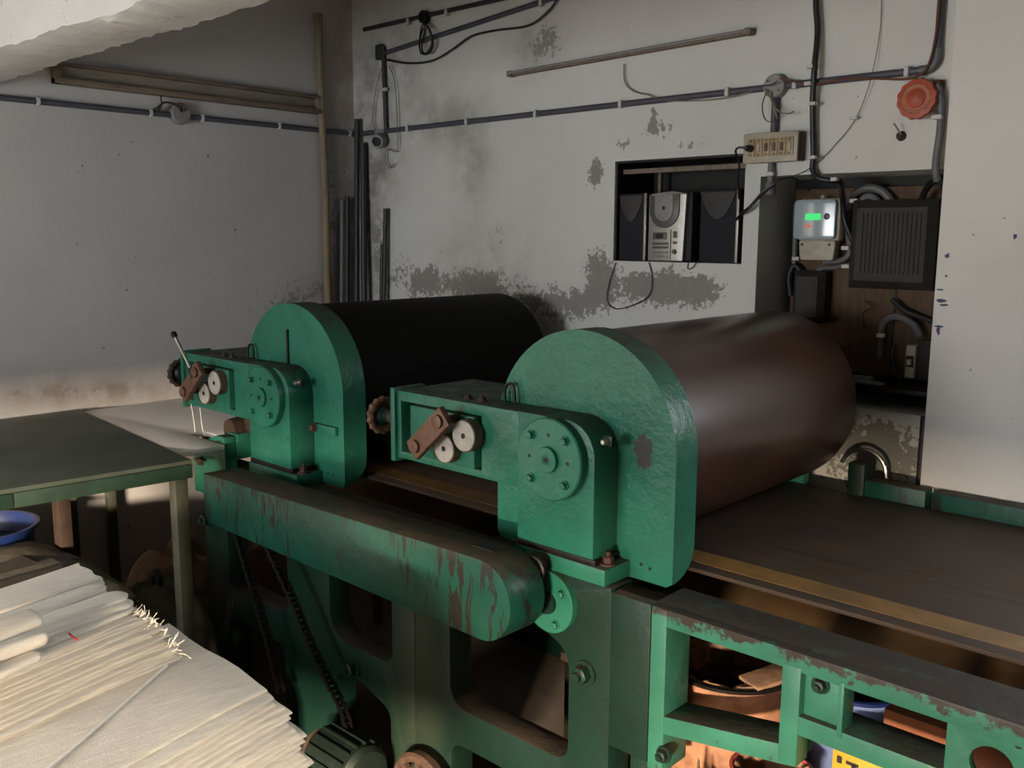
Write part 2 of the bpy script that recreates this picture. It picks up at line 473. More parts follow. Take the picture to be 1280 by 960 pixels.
M_bluelt = simple('pale_blue_plastic', (0.1280, 0.1760, 0.3360), .5, 0, .25, 12, .1)
M_drum = simple('ink_crusted_tin', (.36, .17, .09), .7, .1, .5, 14, .8)
M_ink = simple('dried_ink_crust', (.30, .17, .10), .7, 0, .55, 18, .8)
M_redrim = simple('red_plastic_rim', (.42, .06, .045), .5, 0, .35, 14, .2)
M_card = simple('orange_brown_cardboard', (0.2880, 0.1040, 0.0480), .85, 0, .15, 8, .1)
M_yellow = simple('yellow_printed_carton', (0.5250, 0.3010, 0.0140), .6, 0, .1, 8, .03)
M_print = simple('black_print', (.01, .01, .01), .6, 0, .2, 10, 0)
t = NT('lit_green_display'); t.b.inputs['Emission Color'].default_value = (.02, .9, .22, 1); t.b.inputs['Emission Strength'].default_value = .42
t.set((.02, .3, .1), .3); M_lcd = t.m
t = NT('red_indicator_lamp'); t.b.inputs['Emission Color'].default_value = (1, .06, .03, 1); t.b.inputs['Emission Strength'].default_value = .3
t.set((.4, .03, .02), .3); M_led = t.m
M_meterface = simple('pale_blue_grey_meter_window', (0.3060, 0.3780, 0.4140), .15, 0, .08, 8, 0, .6)

# ------------------------------------------------------------------ the room
NX0, NX1, NZ0, NZ1 = -2.59, -1.937, 1.49, 1.932       # shelf niche
EX0, EX1, EZ0, EZ1 = -1.868, -1.06, 0.96, 1.838       # meter recess
def rect(x0, x1, z0, z1): return [(x0, z0), (x1, z0), (x1, z1), (x0, z1)]
wb = plate('wall_back', rect(LEFT_X - .2, 2.8, FLOOR - .1, CEIL + .1), [rect(NX0, NX1, NZ0, NZ1), rect(EX0, EX1, EZ0, EZ1), rect(-.35, .55, 1.30, 2.20)], WALL_Y, WALL_Y + .30, M_back)
struct(wb, 'flaking white back wall with a shelf niche and a meter recess')
MB().box(-2.75, -.9, WALL_Y + .30, WALL_Y + .36, .8, 2.1).build('niche_backing', M_dark, wb)
struct(plate('wall_pillar', rect(-1.125, 2.8, FLOOR - .1, CEIL + .1), [rect(-.35, .55, 1.30, 2.20)], 3.32, WALL_Y + .001, M_pier, None, .004), 'off-white pillar wall standing proud at the right')
wn = struct(MB().box(-.35, -.31, 3.34, 3.40, 1.30, 2.20).box(.51, .55, 3.34, 3.40, 1.30, 2.20).box(-.31, .51, 3.34, 3.40, 1.30, 1.34).box(-.31, .51, 3.34, 3.40, 2.16, 2.20).build('window_1', M_batten, bevel=.003), 'window in the pillar wall')
struct(MB().box(LEFT_X - .2, LEFT_X, -2.8, WALL_Y + .3, FLOOR - .1, CEIL + .1).build('wall_left', M_left), 'grey-white left wall')
struct(MB().box(2.6, 2.8, -2.8, WALL_Y, FLOOR - .1, CEIL + .1).build('wall_right', M_plain))
struct(plate('wall_front', rect(LEFT_X - .2, 2.8, FLOOR - .1, CEIL + .1), [rect(-3.1, -1.5, FLOOR - .05, 2.0), rect(-1.0, .80, FLOOR - .05, 1.06)], -2.8, -2.6, M_plain))
struct(MB().box(LEFT_X - .2, 2.8, -2.8, WALL_Y + .3, FLOOR - .1, FLOOR).build('floor', M_floor))
struct(MB().box(LEFT_X - .2, 2.8, -2.8, WALL_Y + .3, CEIL, CEIL + .1).build('ceiling', M_ceil))

# low plastered beam crossing the top left corner, with a ragged lower edge
bm_ = MB(); random.seed(3)
nb = 90; sec = []
def beam_ring(x):
    j = lambda a: random.uniform(-a, a)
    e = .014 * math.sin(x * 4.1) + .008 * math.sin(x * 11 + 1)
    return [(x, 1.26 + e * .6 + j(.003), 2.60), (x, 1.262 + e + j(.005), 2.232 + j(.004)), (x, 1.30 + j(.006), 2.222 + j(.004)), (x, 1.40, 2.218 + j(.007)),
            (x, 1.49 + e * .5 + j(.006), 2.226 + j(.004)), (x, 1.505, 2.25), (x, 1.505, 2.60)]
bm_.loft([beam_ring(LEFT_X + .001 + i * (2.95 / nb)) for i in range(nb + 1)])
struct(bm_.build('trim_1', M_beam, None, 0, smooth=True, angle=30), 'rough limewashed concrete beam across the top left')
struct(MB().box(LEFT_X, 2.6, 1.26, 1.505, 2.58, CEIL + .01).build('trim_2', M_ceil))

# ------------------------------------------------------------------ the printing machine (one thing with many parts)
AX_Z = 1.01; R_HOOD = .328; R_CYL = .318
S1, S2 = -3.105, -1.652
MC = thing('sack_printing_machine', (-2.2, 2.6, FLOOR), 'long green two-cylinder sack printing machine with dark rollers and conveyor belt', 'machine')

hexm = lambda r, h, mat, nm: mesh_of(MB().lathe((0, 0, 0), (0, -1, 0), [(0, r * 1.35), (h * .25, r * 1.35), (h * .25, r), (h * .9, r), (h, r * .8)], 6), nm, mat)
ME_bolt = hexm(.011, .016, M_green, 'bolt'); ME_bolt_big = mesh_of(MB().lathe((0, 0, 0), (0, -1, 0), [(0, .036), (.008, .036)], 24).lathe((0, 0, 0), (0, -1, 0), [(.006, .026), (.034, .026), (.038, .02)], 6).lathe((0, 0, 0), (0, -1, 0), [(.034, .014), (.05, .013)], 16), 'bolt', M_green_frame)
ME_bolt_rust = hexm(.014, .02, M_rust, 'bolt')
ME_hole = mesh_of(MB().lathe((0, 0, 0), (0, -1, 0), [(0, .005), (.0012, .005)], 12), 'pin_hole', M_oily)
ME_boltup = mesh_of(MB().lathe((0, 0, 0), (0, 0, 1), [(0, .024), (.006, .024)], 16).lathe((0, 0, 0), (0, 0, 1), [(.005, .016), (.022, .016), (.025, .012)], 6).lathe((0, 0, 0), (0, 0, 1), [(.02, .008), (.038, .008)], 10), 'bolt', M_rust)

def hood(S):
    def ring(y, zb):
        pts = []
        for k in range(33):
            a = PI * k / 32
            pts.append((S + R_HOOD * math.cos(a), y, AX_Z + R_HOOD * math.sin(a)))
        for z in (.9, .8):
            pts.append((S - R_HOOD, y, z))
        pts.append((S - R_HOOD, y, zb + .02)); pts.append((S - R_HOOD + .02, y, zb)); pts.append((S + R_HOOD - .02, y, zb)); pts.append((S + R_HOOD, y, zb + .012))
        for z in (.8, .9):
            pts.append((S + R_HOOD, y, z))
        return pts
    rings = []; y0, y1 = 2.06, 2.165
    for y in (2.06, 2.08, 2.10, 2.12, 2.14, 2.152, 2.16, 2.165):
        d = max(0, (y - 2.06) / .105)
        rings.append(ring(y, .655 + .085 * (1 - math.sqrt(max(0, 1 - d * d)))))
    h = MB().loft(rings).build('hood', M_green, MC, angle=30)
    share('pin_hole', ME_hole, (S + .225, 2.0598, .70), h); share('pin_hole', ME_hole, (S + .255, 2.0598, .695), h)
    return h

def cylinder(S, mat, nm):
    c = MB().lathe((S, 2.12, AX_Z), (0, 1, 0), [(0, R_CYL * .7), (.004, R_CYL), (1.11, R_CYL), (1.118, R_CYL - .008), (1.118, R_CYL - .03), (1.10, R_CYL - .035)], 96).build(nm, mat, MC)
    MB().cyl((S, 1.99, AX_Z), (S, 3.36, AX_Z), .035, 20).build('shaft', M_steel, c)
    return c

def handwheel(S, x, mat):
    y = 2.0; z = .99
    w = MB()
    n = 28
    def rr(k): return .066 if k % 2 else .060
    prof = [(-.018, .016), (-.016, .03), (-.012, .04)]
    rings = []
    for (h, s) in ((-.012, .86), (-.008, 1), (.010, 1), (.014, .86), (.004, .5), (-.004, .3)):
        rings.append([(x + h, y + rr(k) * s * math.cos(2 * PI * k / n), z + rr(k) * s * math.sin(2 * PI * k / n)) for k in range(n)])
    w.loft(rings)
    o = w.build('handwheel', mat, MC, angle=30)
    MB().lathe((x - .006, y, z), (1, 0, 0), [(0, .020), (.012, .036), (.022, .030), (.026, .022), (.06, .022)], 20).build('hub', M_green_frame, o)
    MB().lathe((x + .05, y, z), (1, 0, 0), [(0, .024), (.05, .024), (.05, .014), (.30, .014)], 16).build('adjusting_screw', M_rust, o)
    return o

def station(S, first):
    hd = hood(S)
    # bearing block in front of the hood, rounded top right corner, with the slide arm to its left
    bx0, bx1 = S - .143, S + .14
    ax0 = S - (.66 if first else .705); ax1 = bx0
    out = rounded([(bx0, .718), (bx1, .718), (bx1, 1.10), (bx0, 1.10)], [0, 0, .10, 0], 8)
    b = plate('bearing_block', out, [], 1.95, 2.062, M_green, MC, .004)
    fl = MB().lathe((S, 1.952, .985), (0, -1, 0), [(0, .118), (.028, .118), (.032, .114)], 56).build('flange', M_green_flange, MC, angle=30)
    MB().lathe((S, 1.921, .985), (0, -1, 0), [(0, .037), (.010, .037), (.012, .035)], 32).lathe((S, 1.912, .985), (0, -1, 0), [(0, .016), (.003, .014)], 20).build('shaft_cap', M_green_flange, fl, angle=30)
    MB().lathe((S, 1.9085, .985), (0, -1, 0), [(0, .006), (.001, .006)], 12).build('centre_hole', M_oily, fl)
    for a in (45, 135, 225, 315):
        share('bolt', ME_bolt, (S + .088 * math.cos(math.radians(a)), 1.92, .985 + .088 * math.sin(math.radians(a))), fl)
    for a in (0, 90, 180):
        share('pin_hole', ME_hole, (S + .07 * math.cos(math.radians(a)), 1.9198, .985 + .07 * math.sin(math.radians(a))), fl)
    # arm: deep box frame with a window for the sliding block
    wz0, wz1 = .896, 1.064; wx0, wx1 = ax0 + .04, ax0 + .412
    plate('slide_arm', rect(ax0 + .015, ax1 + .004, .872, 1.098), [rect(wx0, wx1, wz0, wz1)], 1.951, 2.06, M_green, MC, .003)
    MB().box(ax0, ax0 + .022, 1.938, 2.075, .860, 1.106).build('arm_end_plate', M_green, MC, .003)
    MB().box(ax0 + .02, bx1 - .06, 2.058, 2.30, 1.075, 1.098).build('arm_top_plate', M_green, MC, .003)
    MB().box(ax0 + .02, ax1, 2.28, 2.30, .872, 1.076).build('arm_back_plate', M_green, MC, .002)
    sl = MB().box(wx0 + .058, wx1 - .020, 1.940, 2.05, wz0 + .003, wz1 - .005).build('slide_block', M_green, MC, .003)
    for (X, Z, r) in ((S - .325, 1.005, .050), (S - .412, .952, .046)):
        MB().lathe((X, 1.942, Z), (0, -1, 0), [(0, r), (.034, r), (.036, r - .003)], 36).build('eccentric_disc', M_discside, sl, angle=30)
        MB().lathe((X, 1.9085, Z), (0, -1, 0), [(0, r - .002), (.003, r - .004)], 36).build('disc_face', M_discwhite, sl)
        share('pin_hole', ME_hole, (X, 1.9052, Z), sl, scale=(1.7, 1, 1.7))
    # rusty clamp lever lying slantwise over the discs
    a = Vector((S - .385, 1.872, 1.048)); e = Vector((S - .492, 1.872, .955))
    lv = MB().bar(a + (a - e) * .22, e - (a - e) * .22, .068, .024, (0, -1, 0)).build('clamp_lever', M_rust_lt, MC, .005)
    for p in (a, e):
        MB().lathe((p.x, 1.862, p.z), (0, -1, 0), [(0, .021), (.012, .021), (.014, .016)], 20).build('lever_boss', M_rust_lt, lv)
        MB().cyl((p.x, 1.95, p.z), (p.x, 1.87, p.z), .013, 14).build('lever_pin', M_rust, lv)
    if first:
        p0 = Vector((S - .44, 1.872, 1.05)); p1 = Vector((-3.646, 1.860, 1.180))
        h = MB().cyl(p0, p1, .007, 12).build('lever_rod', M_steel, MC)
        MB().lathe(p1, p1 - p0, [(-.004, .006), (0, .011), (.012, .013), (.022, .010), (.026, .004)], 16).build('knob', M_oily, h)
        MB().lathe(p0 + (p1 - p0) * .05, p0 - p1, [(0, .012), (.045, .017), (.055, .012)], 14).build('rod_socket', M_oily, h)
    handwheel(S, ax0 - .115, M_rust_lt if not first else M_rust)
    # pedestal foot under the block
    ft = MB().box(bx0 - .004, S + .188, 1.942, 2.10, .656, .703).build('pedestal_foot', M_green, MC, .003)
    share('bolt', ME_boltup, (S + .163, 1.99, .703), ft)
    MB().box(bx0, bx1 + .01, 1.948, 2.058, .702, .72).build('packing_strip', M_oily, MC, .003)
    lg = MB().box(bx0 - .055, bx0 - .003, 2.02, 2.058, .70, .728).build('hood_bracket', M_rust, MC, .004)
    share('bolt', ME_bolt_rust, (bx0 - .028, 2.02, .715), lg)
    # grease nipple on the shoulder of the block and oily patch on the hood
    gn = MB().box(bx1 - .002, bx1 + .03, 1.985, 2.005, 1.035, 1.065).build('grease_point', M_green_frame, MC, .004)
    MB().lathe((bx1 + .012, 1.985, 1.05), (0, -1, 0), [(0, .012), (.01, .012), (.018, .006)], 14).build('nipple', M_steel, gn)
    # lifting eye on the arm top, next to the hood
    MB().tube([(S - .28, 2.04, 1.095), (S - .28, 2.04, 1.135), (S - .265, 2.04, 1.155), (S - .245, 2.04, 1.15), (S - .238, 2.04, 1.095)], .005, 8, 4).build('wire_loop', M_oily, MC)
    for dx in (-.40, -.34):
        share('bolt', ME_boltup, (S + dx, 2.0 + .02 * (dx + .4), 1.098), MC, scale=(.8, .8, .45))
    return hd

station(S1, True); station(S2, False)
c1 = cylinder(S1, M_rubber, 'cylinder'); c1['label'] = 'matt black printing cylinder'
c2 = cylinder(S2, M_copper, 'cylinder'); c2['label'] = 'glossy brown printing cylinder'
# greasy patch on hood two beside the grease point
gp = MB(); cxp, czp = S2 + .222, 1.03; rg = random.Random(9)
gp.add([(cxp + .024 * (1 + .5 * rg.random()) * math.cos(2 * PI * k / 40), 2.0592, czp + .030 * (1 + .45 * rg.random()) * math.sin(2 * PI * k / 40) - .02 * (1 if 24 < k < 36 else 0)) for k in range(40)], [tuple(range(40))])
gp.build('grease_patch', M_grease, MC, smooth=False)
# steel tab on hood one
tb = MB().box(S1 + .155, S1 + .295, 2.045, 2.061, .855, .888).build('hood_tab', M_green, MC, .003)
share('bolt', ME_bolt_rust, (S1 + .165, 2.045, .872), tb)
MB().box(S1 - .022, S1 - .012, 2.052, 2.062, 1.09, 1.235).build('hood_rib', M_oily, MC, .002)

# side frames: two castings with window openings
FT = .655
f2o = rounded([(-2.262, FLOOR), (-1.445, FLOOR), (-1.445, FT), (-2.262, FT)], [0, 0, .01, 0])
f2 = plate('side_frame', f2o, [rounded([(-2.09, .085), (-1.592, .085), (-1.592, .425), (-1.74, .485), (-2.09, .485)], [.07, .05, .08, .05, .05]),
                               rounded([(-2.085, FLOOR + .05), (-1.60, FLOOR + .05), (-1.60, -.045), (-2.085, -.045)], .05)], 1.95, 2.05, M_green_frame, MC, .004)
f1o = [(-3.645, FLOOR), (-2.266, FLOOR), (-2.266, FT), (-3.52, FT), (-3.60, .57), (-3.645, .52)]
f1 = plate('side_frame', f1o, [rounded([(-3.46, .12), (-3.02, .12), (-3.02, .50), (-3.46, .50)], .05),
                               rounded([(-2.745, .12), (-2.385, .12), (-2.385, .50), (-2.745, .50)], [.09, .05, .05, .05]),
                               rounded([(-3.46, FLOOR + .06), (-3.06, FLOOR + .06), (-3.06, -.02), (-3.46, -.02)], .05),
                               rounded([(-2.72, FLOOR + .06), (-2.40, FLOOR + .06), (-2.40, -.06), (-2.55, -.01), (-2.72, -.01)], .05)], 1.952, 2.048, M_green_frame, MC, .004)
share('bolt', ME_bolt_big, (-1.528, 1.95, .385), f2)
share('bolt', ME_bolt_big, (-2.60, 1.952, .04), f1)
share('bolt', ME_bolt_big, (-3.603, 1.952, 0.388), f1)
# idler flange on the casting
idf = MB().lathe((-1.655, 1.952, .565), (0, -1, 0), [(0, .092), (.022, .092), (.025, .089)], 44).build('idler_flange', M_green_flange, MC, angle=30)
MB().lathe((-1.655, 1.928, .565), (0, -1, 0), [(0, .034), (.012, .033)], 24).build('idler_shaft', M_green_frame, idf, angle=30)
for a in (35, 145, 225, 300):
    share('bolt', ME_bolt, (-1.655 + .068 * math.cos(math.radians(a)), 1.928, .565 + .068 * math.sin(math.radians(a))), idf)
# bracket with a rusty roller at the far left of the casting
br = plate('roller_bracket', rounded([(-3.62, .52), (-3.36, .52), (-3.36, .79), (-3.42, .79), (-3.62, .72)], [0, 0, .01, .02, .02]), [], 1.90, 1.955, M_green, MC, .003)
MB().box(-3.43, -3.355, 1.955, 2.07, .69, .795).build('roller_bearing', M_green, br, .004)
MB().lathe((-3.44, 1.97, .80), (0, 1, 0), [(0, .045), (.05, .05), (1.1, .05)], 24).build('feed_roller', M_rust, br)
MB().lathe((-3.36, 2.02, .815), (0, 1, 0), [(0, .05), (.06, .055), (1.0, .055)], 24).build('feed_roller', M_rust, br)
share('bolt', ME_bolt_rust, (-3.40, 1.90, .755), br); share('bolt', ME_bolt_rust, (-3.55, 1.90, .66), br)
MB().tube([(-3.60, 1.90, .66), (-3.55, 1.885, .675), (-3.50, 1.88, .67)], .006, 6, 3).build('pin', M_rust, br)

# long chain guard with a round right end
def guard_outline():
    pts = [(-3.205, .535), (-3.19, .512)]
    c = Vector((-1.722, .613)); r = .115
    for k in range(0, 17):
        a = -PI / 2 + PI * k / 16 * .98
        pts.append((c.x + r * math.cos(a), c.y + r * math.sin(a)))
    pts += [(-1.80, .728), (-3.205, .703)]
    return pts
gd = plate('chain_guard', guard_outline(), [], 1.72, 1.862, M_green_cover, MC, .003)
gd['label'] = 'scratched green chain guard with a dusty top'
MB().box(-1.82, -1.735, 1.79, 1.845, .7275, .7305).build('guard_slot', M_dark, gd)
MB().box(-1.72, -1.66, 1.862, 1.948, .60, .70).build('guard_clip', M_rust, gd, .006)
MB().tube([(-1.69, 1.875, .705), (-1.65, 1.88, .705), (-1.63, 1.88, .67), (-1.66, 1.88, .64)], .006, 6, 3).build('clip_wire', M_oily, gd)
MB().bar((-3.05, 1.905, .60), (-1.8, 1.905, .60), .085, .08).build('guard_bracket', M_oily, gd)

# drive chain strands hanging below the guard: alternating links
def chain(pts, nm='drive_chain'):
    P = smooth_path(pts, 24); m = MB(); acc = 0; last = P[0]; k = 0; L = .0
    dist = [0]
    for i in range(1, len(P)): dist.append(dist[-1] + (P[i] - P[i - 1]).length)
    def at(d):
        for i in range(1, len(P)):
            if dist[i] >= d:
                t = (d - dist[i - 1]) / max(1e-6, dist[i] - dist[i - 1]); return P[i - 1].lerp(P[i], t)
        return P[-1]
    d = 0; pitch = .022
    while d + pitch < dist[-1]:
        a = at(d); b = at(d + pitch); off = .010 if k % 2 else .014
        dirv = (b - a).normalized(); ext = dirv * .006
        for s in (-1, 1):
            o = Vector((0, off * s, 0))
            m.bar(a + o - ext, b + o + ext, .018, .003, (0, 1, 0))
        m.cyl(a + Vector((0, -.014, 0)), a + Vector((0, .014, 0)), .006, 6)
        d += pitch; k += 1
    return m.build(nm, M_oily, MC, smooth=False)
chain([(-3.189, 1.840, 0.451), (-3.078, 1.840, 0.231), (-2.979, 1.840, 0.032), (-2.913, 1.840, -0.142)])
chain([(-2.974, 1.840, 0.449), (-2.825, 1.840, 0.284), (-2.679, 1.840, 0.097), (-2.527, 1.840, -0.049), (-2.452, 1.840, -0.246)])

# right-hand table rails (near side)
RY0, RY1 = 1.93, 2.095
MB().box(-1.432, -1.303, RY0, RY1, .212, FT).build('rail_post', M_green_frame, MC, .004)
MB().box(-1.300, -1.252, RY0 - .002, RY1 - .05, .20, FT - .002).build('rail_post', M_green_rail, MC, .004)
rb = MB().box(-1.300, 1.2, RY0, RY0 + .035, .608, FT).box(-1.430, 1.2, RY0 + .03, RY1, .625, FT).build('top_rail', M_green_rail, MC, .003)
MB().bar((-1.27, 1.985, .335), (-.90, 1.985, .395), .11, .05).build('bottom_rail', M_green_rail, MC, .004)
MB().bar((-.915, 1.985, .478), (-.54, 1.985, .478), .11, .048).build('bottom_rail', M_green_rail, MC, .004)
MB().box(-.932, -.885, RY0 - .002, RY0 + .06, .372, .62).build('rail_post', M_green_rail, MC, .004)
pl = MB().box(-.885, -.785, RY0 + .02, RY0 + .035, .495, .618).box(-.795, -.782, RY0 - .002, RY0 + .06, .485, .62).build('bolt_plate', M_green_rail, MC, .003)
share('bolt', ME_bolt_big, (-.845, RY0 + .02, .588), pl, scale=(.6, .6, .6))
endp = plate('end_plate', rounded([(-.565, .10), (1.2, .10), (1.2, .610), (-.565, .610)], .004), [[(-.475 + .042 * math.cos(2 * PI * k / 24), .545 + .042 * math.sin(2 * PI * k / 24)) for k in range(24)]], RY0 + .004, RY0 + .03, M_green_rail, MC, .002)
share('pin_hole', ME_hole, (-.43, RY0 + .0035, .61), endp, scale=(1.4, 1, 1.4))
pb = share('bolt', ME_bolt_big, (-1.245, RY0 - .004, .262), MC, scale=(.62, .62, .62))
# legs that carry the rails
for x in (-1.405, -.50, .95):
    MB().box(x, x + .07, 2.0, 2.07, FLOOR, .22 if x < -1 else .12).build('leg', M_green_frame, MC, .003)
# far side: casting, rails and bearing housings
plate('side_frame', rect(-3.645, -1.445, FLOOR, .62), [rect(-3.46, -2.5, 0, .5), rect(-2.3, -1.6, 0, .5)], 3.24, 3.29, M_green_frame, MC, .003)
for x0, x1 in ((-1.33, -1.075), (-1.055, 1.2)):
    MB().box(x0, x1, 3.235, 3.30, .60, .742).build('far_rail', M_green_cover, MC, .003)
MB().box(-1.345, -1.285, 3.22, 3.30, .60, .80).build('far_rail_post', M_green_frame, MC, .004)
MB().box(.95, 1.02, 3.22, 3.29, FLOOR, .62).build('leg', M_green_frame, MC, .003)
for S in (S1, S2):
    MB().box(S - .13, S + .13, 3.245, 3.30, .60, 1.08).build('far_bearing_block', M_green, MC, .01)
# steel arc (brake hoop) behind the far end of the brown cylinder
arc = [(-1.335 + .085 * math.cos(a), 3.335, .745 + .085 * math.sin(a)) for a in [math.radians(d) for d in range(-40, 165, 12)]]
MB().tube(arc, .008, 8).build('steel_hoop', M_steel, MC)

# conveyor belt running through under the cylinders
BZ = .684
MB().box(-3.62, 1.2, 2.175, 3.235, BZ - .012, BZ).build('conveyor_belt', M_belt, MC, .002)
MB().box(-3.62, 1.2, 2.222, 2.312, BZ - .002, BZ + .0012).build('belt_stripe', M_stripe, MC)
MB().box(-3.6, 1.2, 2.52, 3.22, BZ - .05, BZ - .013).build('belt_bed', M_oily, MC, .003)
MB().box(-3.6, 1.2, 2.36, 3.22, .415, .427).build('return_belt', M_underbelt, MC, .002)
for x in (-3.5, -2.4, .3):
    MB().cyl((x, 2.12, .50), (x, 3.24, .50), .04, 20).build('belt_roller', M_rust, MC)
for x in (-.28, .6):
    MB().box(x, x + .06, 2.09, 3.24, .56, .625).build('cross_member', M_green_frame, MC, .003)

# drive motor on the floor against the casting
mt = thing('drive_motor', (-2.47, 1.80, FLOOR), 'dark green electric motor low in front of the machine casting', 'motor')
mz = -.215; mx = -2.60
b = MB().lathe((mx, 1.80, mz), (1, 0, 0), [(0, .05), (.01, .085), (.03, .1), (.24, .1), (.26, .085), (.27, .05)], 32).build('motor_body', M_motor, mt, angle=30)
for k in range(18):
    a = 2 * PI * k / 18
    MB().bar((mx + .04, 1.80 + .103 * math.cos(a), mz + .103 * math.sin(a)), (mx + .23, 1.80 + .103 * math.cos(a), mz + .103 * math.sin(a)), .006, .016, (0, math.cos(a), math.sin(a))).build('cooling_fin', M_motor, b)
MB().lathe((mx - .04, 1.80, mz), (1, 0, 0), [(0, .055), (.006, .06), (.014, .045), (.022, .06), (.028, .055)], 28).build('drive_pulley', M_rust, mt, angle=30)
MB().cyl((mx - .05, 1.8, mz), (mx + .01, 1.8, mz), .015, 12).build('motor_shaft', M_rust, mt)
MB().box(mx + .03, mx + .25, 1.70, 1.90, FLOOR, mz - .08).build('motor_base', M_oily, mt, .004)
pz_ = -.235; pxc = -2.16
pulley = MB().lathe((pxc, 1.87, pz_), (0, 1, 0), [(0, .11), (0, .13), (.008, .14), (.032, .14), (.04, .13), (.04, .11), (0, .11)], 44, cap=False).build('flat_pulley', M_rust, MC, angle=30)
for k in range(4):
    a = PI * k / 4 + .2
    MB().bar((pxc - .115 * math.cos(a), 1.89, pz_ - .115 * math.sin(a)), (pxc + .115 * math.cos(a), 1.89, pz_ + .115 * math.sin(a)), .022, .02, (0, 1, 0)).build('spoke', M_rust, pulley)
MB().cyl((pxc, 1.85, pz_), (pxc, 1.96, pz_), .02, 14).build('pulley_shaft', M_rust, pulley)

# ------------------------------------------------------------------ wall-mounted things, back wall
def clip_mesh():
    m = MB()
    m.box(-.022, .022, -.012, 0, -.016, .016)
    return mesh_of(m, 'clip', M_clip, .003)
ME_clip = clip_mesh()
def clips(parent, pts, vertical=False, onleft=False):
    for p in pts:
        rot = (0, PI / 2 if vertical else 0, 0)
        if onleft: rot = (0, 0, PI / 2)
        share('clip', ME_clip, p, parent, rot=(0, PI / 2, 0) if not vertical and not onleft else (PI / 2 * 0, 0, 0) if vertical else (0, PI / 2, PI / 2), scale=(.8, 1.6, .55))

PY = WALL_Y - .016
# long conduit along the back wall
c = MB().cyl((LEFT_X + .01, PY, 2.175), (-1.255, PY, 2.175), .0135, 14).build('electrical_conduit', M_pvc)
tag(c, 'long blue-grey conduit running level across the back wall', 'conduit')
clips(c, [(x, WALL_Y - .014, 2.175) for x in (-3.98, -3.52, -3.05, -2.55, -2.02, -1.73, -1.31)])
MB().tube([(-1.27, PY, 2.175), (-1.235, PY, 2.178), (-1.215, PY, 2.20), (-1.212, PY, 2.24)], .0165, 12, 4).build('elbow', M_pvcgrey, c)
MB().cyl((-1.212, PY, 2.225), (-1.212, PY, CEIL), .0135, 14).build('riser', M_pvc, c)
# conduits in the upper left
c = MB().cyl((-4.166, 3.434, 2.592), (-2.639, 3.434, 2.709), .0125, 12).build('electrical_conduit', M_pvc)
tag(c, 'lower of two grey conduits climbing from the corner of the back wall', 'conduit')
MB().cyl((-4.185, 3.434, 2.628), (-4.170, 3.434, 2.165), .013, 12).build('drop_pipe', M_pvcdark, c)
MB().box(-4.235, -4.185, PY - .02, WALL_Y, 2.56, 2.64).build('corner_box', M_pvcdark, c, .006)
clips(c, [(-4.166, 3.436, 2.397)], True); clips(c, [(-3.022, 3.436, 2.673)])
c = MB().cyl((-4.351, 3.434, 2.740), (-2.962, 3.434, 2.733), .0115, 12).build('electrical_conduit', M_pvcdark)
tag(c, 'upper of two grey conduits at the top of the back wall', 'conduit')
MB().lathe((-3.834, 3.440, 2.729), (0, -1, 0), [(0, .032), (.03, .032), (.034, .028)], 18).build('junction_cap', M_oily, c)
clips(c, [(-3.964, 3.436, 2.727), (-3.665, 3.436, 2.727)])
# coil of black cable hung on the lower conduit
co = MB(); x0, y0, z0 = (-3.798, 3.400, 2.606)
for r, dx, dz, ph in ((.058, 0, 0, 0), (.052, .012, -.006, .5), (.060, -.006, .004, 1.1)):
    co.tube([(x0 + dx + r * .8 * math.cos(a + ph), y0 - .008 * math.sin(a * 2 + ph), z0 + dz + r * 1.25 * math.sin(a + ph)) for a in [2 * PI * k / 24 for k in range(25)]], .0045, 6)
tag(co.build('cable_coil', M_black), 'small coil of black cable hanging near the top of the back wall', 'cable')
w = MB().tube([(-4.148, 3.430, 2.552), (-3.974, 3.430, 2.514), (-3.783, 3.430, 2.504), (-3.630, 3.430, 2.541), (-3.484, 3.430, 2.588), (-3.317, 3.430, 2.592), (-3.106, 3.430, 2.584), (-2.981, 3.430, 2.630), (-2.919, 3.430, 2.687), (-2.841, 3.430, 2.795)], .0055, 8, 5).build('black_cable', M_black)
tag(w, 'thin black cable sagging across the upper back wall beside the coil', 'cable')
w = MB().tube([(-4.184, 3.425, 2.525), (-4.243, 3.425, 2.412), (-4.277, 3.425, 2.242), (-4.236, 3.425, 2.169)], .003, 6, 6).build('hanging_wire', M_wirecream)
tag(w, 'dingy wire hanging left of the drop pipe by the lamp holder', 'wire')
w = MB().tube([(-4.129, 3.425, 2.519), (-4.083, 3.425, 2.438), (-4.067, 3.425, 2.268), (-4.064, 3.425, 2.097), (-4.079, 3.425, 2.055), (-4.154, 3.425, 2.076), (-4.176, 3.425, 2.025), (-4.136, 3.425, 1.971), (-4.094, 3.425, 1.995)], .003, 6, 6).build('hanging_wire', M_wirecream)
tag(w, 'long looped dingy wire hanging right of the drop pipe', 'wire')
# round lamp holder at the corner
x0, y0, z0 = (-4.208, 3.430, 2.132)
lh = thing('lamp_holder', (x0, WALL_Y, z0), 'round grey lamp holder with a dark mouth in the wall corner', 'lamp holder')
dv = Vector((.45, -.85, -.28)).normalized()
MB().lathe((x0, y0, z0), dv, [(0, .036), (.02, .042), (.06, .040), (.072, .036), (.072, .027), (.045, .024)], 24).build('shell', M_greyplastic, lh)
MB().lathe(Vector((x0, y0, z0)) + dv * .05, dv, [(0, .026), (.004, .022)], 20).build('socket', M_dark, lh)
MB().box(x0 - .05, x0 + .03, WALL_Y - .03, WALL_Y, z0 + .01, z0 + .055).build('mount', M_greyplastic, lh, .004)

